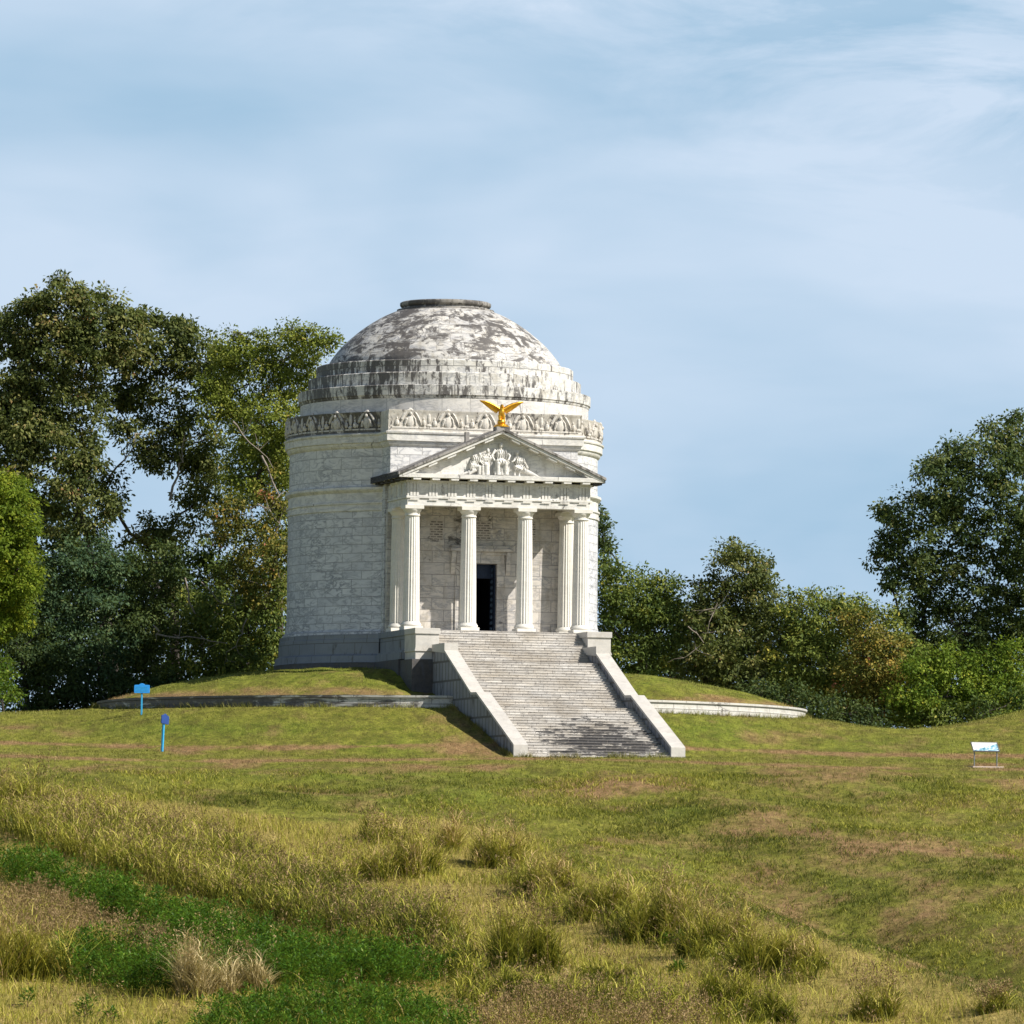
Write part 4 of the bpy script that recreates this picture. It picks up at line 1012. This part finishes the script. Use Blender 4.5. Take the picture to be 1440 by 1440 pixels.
# short turf over the whole visible hillside
N = 330000
x = rng.uniform(-32, 36, N * 2); y = -150 + 152 * rng.random(N * 2) ** .85
q = proj(gpos(x, y)); k = (q[0] > -40) & (q[0] < 1480) & (np.hypot(x, y) > 19.3)
uu = x * math.cos(A) + y * math.sin(A); vv = x * math.sin(A) - y * math.cos(A); k &= ~((np.abs(uu) < 4.5) & (vv < 30.4) & (vv > 0))
x, y = x[k][:N], y[k][:N]; P = gpos(x, y)
z4 = zones(P[:, 0], P[:, 1], P[:, 2]); n_ = len(P)
field = z4[0] > .5
h = np.where(field, rng.uniform(.12, .42, n_), rng.uniform(.05, .15, n_)) * (1 - .5 * z4[2]); w = np.where(field, .028, .035) * rng.uniform(.6, 1.3, n_)
patch = .5 + .5 * np.sin(x * .8 + 2 * np.sin(y * .35)) * np.sin(y * .6 + 1.5 * np.sin(x * .5))
h = h * (.65 + .6 * patch)
V, Q, T = blades(P, h, w, rng.uniform(.2, 1.1, n_), np.clip(.5 + rng.normal(0, .2, n_), 0, 1), 1)
ex = [(n, 'FACE', a) for n, a in zip(('straw', 'dry', 'earth', 'lush'), z4)]
to_ = np_mesh('turf_grass', V, Q, T, M['blades'], extra=ex)
tag(to_, 'short mown turf and straw grass covering the hillside', None, None, 'stuff')
# turf on the mound
nmd = 26000
a_ = rng.uniform(0, 6.283, nmd); r_ = np.sqrt(rng.uniform(9.2 ** 2, 18.5 ** 2, nmd)); x, y = r_ * np.cos(a_), r_ * np.sin(a_)
uu = x * math.cos(A) + y * math.sin(A); vv = x * math.sin(A) - y * math.cos(A)
k = ~((np.abs(uu) < 5.8) & (vv > 0)); x, y, r_, uu, vv = x[k], y[k], r_[k], uu[k], vv[k]
z = mound_z(r_) - .75 * sstep(8.5, 4.5, np.abs(uu)) * sstep(11.0, 14.5, vv)
P = np.stack([x, y, z], 1); n_ = len(P); rim = sstep(15.2, 18.6, r_)
V, Q, T = blades(P, rng.uniform(.05, .16, n_), rng.uniform(.025, .05, n_), rng.uniform(.2, 1, n_), np.clip(.5 + rng.normal(0, .2, n_), 0, 1), 1)
to2 = np_mesh('mound_grass', V, Q, T, M['blades'], extra=[('straw', 'FACE', rim * 0), ('dry', 'FACE', np.clip(.75 * rim - .2, 0, 1)), ('earth', 'FACE', .5 * sstep(16.5, 18.8, r_)), ('lush', 'FACE', .5 * (1 - rim))])
to2.location = (.6, 0, 0)
tag(to2, 'short turf on the round mound', None, None, 'stuff')

# uncut fringe where the turf meets the stone
fa = rng.uniform(0, 6.283, 9000); fr_ = 18.9 + .13 + np.abs(rng.normal(0, .12, 9000)); x = .6 + fr_ * np.cos(fa); y = fr_ * np.sin(fa)
k = y < 4; x, y = x[k], y[k]
fu = rng.choice([-1, 1], 3600) * (4.42 + np.abs(rng.normal(0, .10, 3600))); fv = rng.uniform(18.5, 30.4, 3600)
x2 = fu * math.cos(A) + fv * math.sin(A); y2 = fu * math.sin(A) - fv * math.cos(A)
fu = rng.uniform(-4.4, 4.4, 1800); fv = 30.3 + np.abs(rng.normal(0, .08, 1800))
x3 = fu * math.cos(A) + fv * math.sin(A); y3 = fu * math.sin(A) - fv * math.cos(A)
x = np.concatenate([x, x2, x3]); y = np.concatenate([y, y2, y3])
uu = x * math.cos(A) + y * math.sin(A); vv = x * math.sin(A) - y * math.cos(A); k = ~((np.abs(uu) < 4.38) & (vv < 30.25) & (vv > 0)); x, y = x[k], y[k]
P = gpos(x, y); z4 = zones(P[:, 0], P[:, 1], P[:, 2]); n_ = len(P)
hh_ = rng.uniform(.08, .34, n_) * (.4 + .8 * (np.sin(x * 2.3) * np.sin(y * 1.9 + 1) > -.1))
V, Q, T = blades(P, hh_, rng.uniform(.025, .045, n_), rng.uniform(.2, 1, n_), np.clip(.5 + rng.normal(0, .22, n_), 0, 1), 1)
fo = np_mesh('fringe_grass', V, Q, T, M['blades'], extra=[(n, 'FACE', a) for n, a in zip(('straw', 'dry', 'earth', 'lush'), z4)])
tag(fo, 'uncut fringe of grass along the foot of the stone walls', None, None, 'stuff')

def tallgrass(P, hmin, hmax, tone, w=.035, spread=.15, lean=(.25, .95)):
    n = len(P)
    return blades(P, rng.uniform(hmin, hmax, n), w * rng.uniform(.6, 1.35, n), rng.uniform(lean[0], lean[1], n), np.clip(tone + rng.normal(0, spread, n), 0, 1), 4)

def leafy(P, h, tone, per=7, w=.05):
    """upright grass stems carrying arching leaves all the way up"""
    n = len(P); V1, Q1, T1 = blades(P, h, np.full(n, .022), rng.uniform(.05, .35, n), np.clip(tone - .05, 0, 1), 3)
    idx = np.repeat(np.arange(n), per); u = rng.random(len(idx))
    B = P[idx].copy(); B[:, 2] += u * .78 * h[idx]; B[:, :2] += rng.normal(0, .03, (len(idx), 2))
    L = np.minimum(h[idx] * .62, .62) * rng.uniform(.55, 1.15, len(idx))
    V2, Q2, T2 = blades(B, L, w * rng.uniform(.6, 1.25, len(idx)), rng.uniform(.55, 1.35, len(idx)), np.clip(tone[idx] + .30 * (u - .55) + rng.normal(0, .12, len(idx)), 0, 1), 3)
    return np.concatenate([V1, V2]), np.concatenate([Q1, Q2 + len(V1)]), np.concatenate([T1, T2])

def herbs(P, hmin, hmax, per=70, leaf=.15):
    """bushy leafy stems"""
    n = len(P); h = rng.uniform(hmin, hmax, n)
    idx = np.repeat(np.arange(n), per); t = rng.random(len(idx)) ** .75
    u = unit(len(idx)); rad = (.24 * (1.1 - t) ** .8 + .03)
    C = P[idx] + u * rad[:, None] * np.array((1, 1, .3)); C[:, 2] = P[idx, 2] + .08 + t * h[idx] + .06 * u[:, 2]
    D = u * np.array((1, 1, .3)) + np.array((0, 0, .45)); L = leaf * rng.uniform(.6, 1.35, len(idx))
    Nn = np.array((0, 0, 1.0)) + .6 * unit(len(idx))
    V, Q = leaf_quads(C, D, Nn, L, L * .32)
    tn = np.clip(.38 + rng.normal(0, .12, n)[idx] + rng.normal(0, .15, len(idx)) + .15 * t, 0, 1)
    return V, Q, tn

def stuff(name, label, items):
    """items: (vertices, faces, tone, material)"""
    root = None
    for i, (v, q_, t, m) in enumerate(items):
        o = np_mesh(name if i == 0 else name + '_heads', v, q_, t, m, root)
        if i == 0: root = o; tag(o, label, None, None, 'stuff')
    return root

# patchy low field grass, a bit taller and denser in drifts
F_POLY = [(-20, 1100), (300, 1140), (450, 1165), (600, 1155), (760, 1185), (820, 1240), (1060, 1300), (1210, 1345), (1460, 1430), (1460, 1470), (-20, 1470)]
P = scatter(F_POLY, 70000)
pt = np.sin(P[:, 0] * .42 + 1.6 * np.sin(P[:, 1] * .21)) * np.sin(P[:, 1] * .33 + 1.4 * np.sin(P[:, 0] * .3))
k = rng.random(len(P)) < .35 + .65 * (pt > 0); P = P[k]; pt = pt[k]
v1 = tallgrass(P, .2, .65, .62 + .14 * pt - .22 * (np.sin(P[:, 0] * .9 + 1.3 * np.sin(P[:, 1] * .6)) * np.sin(P[:, 1] * .5 + 2) > .35), .03, .17, (.2, 1.0))
Pp = scatter(F_POLY, 1300); v2 = plumes(Pp, rng.uniform(.5, .95, len(Pp)), np.clip(rng.normal(.5, .2, len(Pp)), 0, 1), .2, 12)
stuff('field_grass', 'knee high straw coloured grass across the lower slope', [(*v1, BM['tall']), (*v2, BM['plume'])])

# darker, rougher growth in hollows of the slope
for lab, poly, n, tn in (('dark olive grass in the hollow below the olive bank', [(430, 1285), (520, 1300), (640, 1345), (690, 1370), (640, 1385), (560, 1365), (450, 1325)], 2600, .30),
                         ('rough olive grass on the lower right slope around the clumps', [(640, 1375), (760, 1395), (900, 1400), (1000, 1420), (1120, 1435), (1120, 1450), (800, 1440), (640, 1420)], 3600, .40),
                         ('rough grass along the diagonal row of clumps', [(700, 1225), (850, 1275), (1000, 1320), (1160, 1375), (1120, 1395), (960, 1350), (800, 1305), (700, 1250)], 3400, .42)):
    P = scatter(poly, n); pt = np.sin(P[:, 0] * 2.1 + np.sin(P[:, 1] * 1.1)); P = P[rng.random(len(P)) < .6 + .5 * pt]
    P1 = P[rng.random(len(P)) < .25]
    v0 = leafy(P1, rng.uniform(.4, 1.1, len(P1)), np.clip(tn + .12 + rng.normal(0, .12, len(P1)), 0, 1), 6)
    v1 = tallgrass(P, .25, 1.05, tn + .12 - .40 * (rng.random(len(P)) < .4), .045, .16)  # some blades take a darker tone in place of shade between stems
    v1 = join([v0, v1])
    Pp = scatter(poly, n // 14); v2 = plumes(Pp, rng.uniform(.6, 1.2, len(Pp)), np.clip(rng.normal(.35, .2, len(Pp)), 0, 1), .22, 12)
    stuff('rough_grass', lab, [(*v1, BM['tall']), (*v2, BM['plume'])])

# large olive bank of tall grass at the left
A_POLY = [(-20, 1125), (60, 1140), (150, 1165), (290, 1190), (420, 1245), (540, 1290), (640, 1325), (650, 1350), (600, 1350), (480, 1320), (330, 1282), (200, 1242), (70, 1200), (-20, 1160)]
P = scatter(A_POLY, 22000); pt = np.sin(P[:, 0] * 1.1 + np.sin(P[:, 1] * .5)) * np.sin(P[:, 1] * .7 + 2)
k = rng.random(len(P)) < np.clip(.65 + .5 * pt, .15, 1); P = P[k]; pt = pt[k]
qx = proj(P)[0]
v1 = tallgrass(P, .5, 1.6, .60 - .22 * sstep(240, 460, qx) + .12 * pt - .42 * (rng.random(len(P)) < .38), .046, .16)  # random share of blades darkened as painted shade in the gaps
Pp = scatter(A_POLY, 1900); v2 = plumes(Pp, rng.uniform(.9, 1.8, len(Pp)), np.clip(rng.normal(.42, .25, len(Pp)), 0, 1), .28, 16)
pl2 = P[rng.random(len(P)) < .22]; v1 = join([v1, leafy(pl2, rng.uniform(.6, 1.65, len(pl2)), np.clip(.60 - .20 * sstep(240, 460, proj(pl2)[0]) + rng.normal(0, .14, len(pl2)), 0, 1), 7)])
stuff('tall_grass', 'bank of tall olive grass with brown seed heads on the left slope', [(*v1, BM['tall']), (*v2, BM['plume'])])

# deep green herb drifts
for lab, poly, n, hm in (
    ('deep green leafy weeds in a long diagonal drift across the left foreground', [(5, 1225), (60, 1235), (160, 1268), (300, 1315), (450, 1345), (600, 1372), (600, 1395), (440, 1398), (360, 1385), (290, 1345), (180, 1305), (90, 1270), (5, 1245)], 1300, (.45, 1.35)),
    ('deep green leafy weeds at the lower left behind the mown strip', [(75, 1345), (160, 1340), (250, 1360), (262, 1400), (200, 1403), (90, 1380)], 330, (.4, 1.3)),
    ('deep green leafy weeds along the bottom edge left of the middle', [(290, 1442), (380, 1418), (480, 1412), (600, 1428), (665, 1448), (650, 1475), (250, 1475)], 480, (.3, 1.0))):
    P = scatter(poly, n); P = P[rng.random(len(P)) < .9 + .4 * np.sin(P[:, 0] * 1.9 + np.sin(P[:, 1] * .8))]; P[:, :2] += rng.normal(0, .45, (len(P), 2)); P = gpos(P[:, 0], P[:, 1]); v1 = herbs(P, *hm)
    P2 = scatter(poly, n // 2); v2 = herbs(P2, hm[0] * .4, hm[0] * .8, 50, .13)
    P3 = scatter(poly, n); P3[:, :2] += rng.normal(0, .5, (len(P3), 2)); P3 = gpos(P3[:, 0], P3[:, 1]); v3 = tallgrass(P3, .4, 1.25, .62, .032, .2)
    stuff('green_weeds', lab, [(*join([v1, v2]), BM['herb']), (*v3, BM['tall'])])

# brown haze of seed heads
for lab, poly, n in (('brown feathery seed heads at the left edge of the slope', [(-20, 1290), (60, 1275), (140, 1320), (230, 1345), (240, 1375), (120, 1340), (-20, 1340)], 520),
                     ('brown feathery seed heads along the bottom edge right of the middle', [(670, 1450), (760, 1432), (980, 1446), (1000, 1475), (660, 1475)], 360)):
    P = scatter(poly, n); v2 = plumes(P, rng.uniform(.8, 1.6, len(P)), np.clip(rng.normal(.45, .2, len(P)), 0, 1), .32, 30)
    P1 = scatter(poly, n * 2); v1 = tallgrass(P1, .4, 1.0, .56, .04)
    o = np_mesh('seed_grass', *v1[:2], v1[2], BM['tall']); tag(o, lab, None, None, 'stuff'); np_mesh('seed_head', *v2[:2], v2[2], BM['plume'], o)

# clumps one can tell apart
def clump(label, px, py, width, height, n, tone=.5, mat='tall', np_=0, ptone=.45, group='clumps of tall grass on the lower slope', deep=.7, w=.036, name='grass_clump'):
    c = hit(px, py); k = (c[1] + 330) / F; rw_ = width * k / 2; hh = height * k * 1.3; tone = tone + .15; np_ = int(np_ * .45); w = w * 1.5; n = int(n * 1.15)
    # a clump is a handful of tufts of unequal height
    m_ = max(4, int(width / 11)); ta = rng.uniform(0, 6.283, m_); tr_ = np.sqrt(rng.random(m_)) * .85; th = rng.uniform(.45, 1.15, m_) * (1 - .30 * tr_ ** 2); tr0 = rng.uniform(.22, .42, m_)
    ti = rng.integers(0, m_, n); a = rng.uniform(0, 6.283, n); r = np.sqrt(rng.random(n))
    X_ = c[0] + rw_ * (tr_[ti] * np.cos(ta[ti]) + tr0[ti] * r * np.cos(a)); Y_ = c[1] + rw_ * .3 + rw_ * deep * (tr_[ti] * np.sin(ta[ti]) + tr0[ti] * r * np.sin(a))
    P = gpos(X_, Y_); az = a + rng.normal(0, .9, n)
    h = hh * th[ti] * rng.uniform(.5, 1.15, n)
    tone = tone + rng.normal(0, .09, m_)[ti]
    under = rng.random(n) < .42; h = np.where(under, h * .62, h); tone = np.where(under, tone - .40, tone + .06)  # short low blades darkened to paint the shade inside the clump
    k4 = rng.random(n) < .30
    v = join([blades(P[~k4], h[~k4] * .9, w * rng.uniform(.5, 1.1, (~k4).sum()), rng.uniform(.15, .8, (~k4).sum()) + .3 * r[~k4], np.clip(tone[~k4] - .08 + rng.normal(0, .17, (~k4).sum()), 0, 1), 4, az[~k4]),
              leafy(P[k4], h[k4] * 1.08, np.clip(tone[k4] + .06, 0, 1))])
    root = empty(name, c); tag(root, label, 'grass clump', group)
    np_mesh('blades', v[0] - c, v[1], v[2], BM[mat], root)
    if np_:
        j = rng.integers(0, n, np_); pv = plumes(P[j] + rng.normal(0, .08, (np_, 3)) * (1, 1, 0), hh * rng.uniform(.9, 1.3, np_), np.clip(rng.normal(ptone, .18, np_), 0, 1), .25, 22)
        np_mesh('seed_heads', pv[0] - c, pv[1], pv[2], BM['plume'], root)
    return root
clump('arching yellow-green grass clump at the left edge beside the dark green weeds', 35, 1382, 120, 92, 900, .56, np_=40, w=.045)
clump('pale dried grass clump in the lower left, tan and upright', 285, 1405, 95, 78, 800, .55, 'pale', 60, .7)
clump('pale and green mixed grass clump touching the right side of the dried tan clump', 345, 1402, 70, 62, 420, .42, 'pale', 30, .6)
clump('domed yellow-green grass clump left of centre above the olive bank', 565, 1236, 120, 62, 900, .55, np_=80)
clump('brownish grass clump trailing behind the domed clump left of centre', 520, 1188, 90, 34, 420, .55, np_=60)
clump('yellow-green grass clump topmost in the row near the centre', 640, 1200, 70, 50, 460, .62, np_=40)
clump('yellow-green grass clump at the right end of the short central row', 700, 1222, 90, 50, 620, .60, np_=40)
clump('dark-stemmed tall grass clump right of the green drift below centre', 738, 1366, 110, 82, 950, .36, np_=140, ptone=.35)
clump('bright grass clump at the upper end of the long diagonal row', 770, 1262, 90, 52, 620, .58, np_=30)
clump('broad green-yellow grass clump second along the diagonal row', 850, 1296, 110, 72, 950, .50, np_=50)
clump('tallest green-yellow grass clump in the middle of the diagonal row', 930, 1324, 110, 80, 950, .47, np_=90)
clump('brown-headed grass clump fourth along the diagonal row', 1005, 1346, 100, 72, 850, .48, np_=120)
clump('olive grass clump fifth along the diagonal row', 1075, 1376, 90, 64, 700, .45, np_=60)
clump('low grass clump at the lower end of the diagonal row', 1135, 1366, 70, 36, 420, .52, np_=20)
clump('green grass clump near the bottom right of centre', 1015, 1428, 96, 56, 760, .36, np_=20)
clump('dark green grass clump at the bottom, right neighbour of the green clump', 1088, 1444, 70, 50, 520, .30, np_=20)
clump('wispy brown grass clump near the bottom right', 1230, 1436, 78, 54, 420, .50, np_=110)
clump('low rusty grass clump in the bottom right corner', 1395, 1424, 70, 28, 320, .52, np_=90)
clump('low grey-green grass clump between the dark clump and the small herb', 855, 1382, 100, 32, 420, .30, np_=20)
clump('leafy dark green clump left of the dark-stemmed clump at the bottom', 735, 1410, 90, 40, 520, .22, np_=20)
clump('dark green clump joining the leafy clump at the bottom centre', 810, 1420, 90, 38, 480, .26, np_=30)
clump('olive grass clump at the upper left edge of the slope', 30, 1150, 90, 62, 700, .46, np_=60)
clump('thin green grass clump in front of the olive bank below centre left', 470, 1262, 80, 52, 420, .34, np_=60)
clump('dark olive grass clump at the lower end of the olive bank', 620, 1335, 80, 56, 520, .34, np_=80)

# rough tufts left by the mower on the hillside
TP = [(-20, 1085), (760, 1085), (1460, 1095), (1460, 1440), (1200, 1335), (1050, 1290), (900, 1250), (800, 1225), (740, 1175), (600, 1150), (300, 1135), (-20, 1110)]
P = scatter(TP, 42000); pt = np.sin(P[:, 0] * .7 + 2 * np.sin(P[:, 1] * .25)) * np.sin(P[:, 1] * .45 + 1.7 * np.sin(P[:, 0] * .37))
P = P[rng.random(len(P)) < np.clip(.4 + .7 * pt, .1, 1)]
P = np.repeat(P, 5, 0); P[:, :2] += rng.normal(0, .09, (len(P), 2)); P = gpos(P[:, 0], P[:, 1])
pt = np.sin(P[:, 0] * .31 + 1.2 * np.sin(P[:, 1] * .17))
v1 = tallgrass(P, .08, .28, .34 + .20 * pt, .03, .22, (.4, 1.3))
stuff('tussock_grass', 'rough tufts in the mown hillside', [(*v1, BM['tall'])])

def herb_plant(label, px, py, n, spread, hm, leaf=.16, name='weed_plant'):
    c = hit(px, py); P = gpos(c[0] + rng.normal(0, spread, n), c[1] + rng.normal(0, spread, n))
    v = herbs(P, hm[0], hm[1], 60, leaf); root = empty(name, c); tag(root, label, 'plant', 'single green weeds on the lower slope')
    np_mesh('leaves', v[0] - c, v[1], v[2], BM['herb'], root)
    for p in P:
        sb = MB(); sb.tube([tuple(p - c + (0, 0, -.02)), tuple(p - c + (.02, 0, hm[0] * .9))], [.012, .005], 5)
        sb.build('stem', M['bark'], root, 0, weld=False)
herb_plant('small round bright green weed alone in the straw right of centre', 957, 1372, 5, .18, (.2, .4))
herb_plant('leafy green weed on the mown strip in the bottom left corner', 38, 1417, 2, .12, (.4, .6))
herb_plant('taller green weed on the mown strip at the bottom left', 120, 1440, 4, .16, (.5, .8))
herb_plant('small green weed right of the taller one at the bottom left', 163, 1446, 2, .14, (.3, .5))
herb_plant('green weed just right of the end of the green drift', 625, 1372, 5, .25, (.4, .6))
herb_plant('green weed at the foot of the diagonal row of clumps', 945, 1334, 4, .2, (.3, .45))

# ------------------------------------------------------------------ signs
def sign_a():
    p = hit(199, 1006); r = empty('blue_marker', p, R(4)); tag(r, 'bright blue sign on a post facing the viewer in front of the low wall', 'sign')
    po = MB(); po.box(-.045, .045, -.04, .04, -.3, 1.32); po.build('post', M['cyan'], r, 0, bevel=.008)
    pa = MB(); out = [(-.38, 1.10), (.38, 1.10), (.40, 1.14), (.40, 1.48), (.37, 1.52), (.16, 1.53), (.10, 1.58), (0, 1.61), (-.10, 1.58), (-.16, 1.53), (-.37, 1.52), (-.40, 1.48), (-.40, 1.14)]
    pa.prism(out, 1, -.085, -.04); pn = pa.build('panel', M['blue'], r, 0, bevel=.01)
    rimb = MB()
    for z_ in (1.19, 1.26, 1.33, 1.40): rimb.box(-.31, .31 - .1 * ((z_ * 100) % 3) / 3, -.092, -.0855, z_, z_ + .028)
    rimb.build('raised_lines', M['cyan'], pn, 0)
sign_a()
def sign_b():
    p = hit(228, 1057); r = empty('blue_marker', p, R(62)); tag(r, 'leaning dark blue sign seen edge-on, on a post in the lawn nearer the viewer', 'sign')
    r.rotation_euler = (R(0), R(4), R(62)); 
    po = MB(); po.box(-.06, .06, -.045, .045, -.3, 1.75); po.build('post', M['cyan'], r, 0, bevel=.008)
    pa = MB(); out = [(-.33, 1.36), (.33, 1.36), (.35, 1.40), (.35, 1.76), (.15, 1.80), (.08, 1.86), (-.08, 1.86), (-.15, 1.80), (-.35, 1.76), (-.35, 1.40)]
    pa.prism(out, 1, -.10, -.046); pa.build('panel', M['blue2'], r, 0, bevel=.01)
sign_b()
def wayside():
    p = hit(1385, 1079); r = empty('information_panel', p, R(10)); tag(r, 'low slanted information panel on two metal legs in the lawn at the right', 'information panel')
    s_ = MB()
    s_.box(-.75, .8, -.55, .45, -.25, .035); s_.build('slab', M['concrete'], r, 0, bevel=.015)
    for x_ in (-.56, .56):
        l = MB(); l.tube([(x_, -.12, .0), (x_, -.12, .72), (x_, .0, .98)], .028, 8); l.build('leg', M['metal'], r, 40)
    tilt = empty('panel_mount')
    COL.objects.unlink(tilt); bpy.data.objects.remove(tilt)
    fr_ = MB(); fr_.box(-.66, .66, -.34, .34, -.03, .0); fr_.box(-.66, .66, -.34, -.30, .0, .02); fr_.box(-.66, .66, .30, .34, .0, .02); fr_.box(-.66, -.62, -.30, .30, .0, .02); fr_.box(.62, .66, -.30, .30, .0, .02)
    f = fr_.build('frame', M['metal'], r, 0); f.location = (0, -.02, .98); f.rotation_euler = (R(42), 0, 0)
    pl_ = MB(); pl_.box(-.615, .615, -.295, .295, .001, .012); pl_.build('printed_panel', M['wayside'], f, 0)
wayside()

# ------------------------------------------------------------------ light and sky
AZ = R(63); EL = R(42)            # to the right of the line of sight, behind the viewer
sd = Vector((math.sin(AZ) * math.cos(EL), -math.cos(AZ) * math.cos(EL), math.sin(EL)))
L = bpy.data.lights.new('sun', 'SUN'); L.energy = 5.0; L.angle = R(.55); L.color = (1.0, .945, .86)
so_ = bpy.data.objects.new('sun', L); COL.objects.link(so_); so_.rotation_euler = sd.to_track_quat('Z', 'Y').to_euler(); so_.location = (60, -60, 60)
w = bpy.data.worlds.new('World'); sc.world = w; w.use_nodes = True
nt = NT(w.node_tree); bg = w.node_tree.nodes['Background']
g = nt.node('ShaderNodeTexCoord').outputs['Generated']
sx = nt.node('ShaderNodeSeparateXYZ', i_Vector=g)
zz = nt.math('ADD', nt.math('MULTIPLY', nt.math('MAXIMUM', sx.outputs[2], 0.0), 1.2), .12)
cv = nt.node('ShaderNodeCombineXYZ', i_0=sx.outputs[0], i_1=sx.outputs[1], i_2=zz)
vn = nt.node('ShaderNodeVectorMath', operation='NORMALIZE', i_0=cv.outputs[0])
sky = nt.node('ShaderNodeTexSky', sky_type='NISHITA', sun_disc=False, sun_elevation=EL, sun_rotation=math.atan2(sd.x, sd.y), air_density=1.0, dust_density=.6, ozone_density=1.2)
nt.l.new(vn.outputs[0], sky.inputs[0])
c1 = nt.noise(nt.mapv(g, (9, 9, 22), loc=(3.1, 0, .4)), 1.1, 4, .5, .4)
c2 = nt.noise(nt.mapv(g, (16, 16, 80), rot=(0, .10, 0)), 1.3, 6, .55, .4)
bank = nt.ramp(sx.outputs[2], [(.02, .16), (.06, .22), (.10, .42), (.13, .12), (.16, .2), (.3, .1)])
cf = nt.math('ADD', nt.math('ADD', nt.math('MULTIPLY', c1, .71), nt.math('MULTIPLY', c2, .13)), nt.math('MULTIPLY', bank, .55))
wisp = nt.math('MULTIPLY', nt.ramp(nt.noise(nt.mapv(g, (11, 11, 30), rot=(0, -.16, 0)), 1.3, 8, .62, 1.0), [(.42, 0.0), (.62, 1.0)]), nt.ramp(nt.math('ADD', sx.outputs[2], nt.math('MULTIPLY', sx.outputs[0], .35)), [(.118, 0.0), (.160, .75)]))
cm = nt.math('ADD', nt.ramp(cf, [(.38, 0.0), (.70, .95)]), wisp, True)
low = nt.ramp(sx.outputs[2], [(.20, .9), (.5, 0.0)])
air = nt.mix(cm, (4.5, 7.4, 10.1), (8.9, 10.7, 12.9))
col = nt.mix(low, sky.outputs[0], air)
nt.put(bg.inputs['Color'], col); bg.inputs['Strength'].default_value = .055
sc.view_settings.view_transform = 'Standard'; sc.view_settings.look = 'None'; sc.view_settings.exposure = .45; sc.view_settings.gamma = 1
sc.cycles.max_bounces = 6; sc.cycles.diffuse_bounces = 3; sc.cycles.transmission_bounces = 3; sc.cycles.transparent_max_bounces = 4
sc.cycles.use_denoising = True
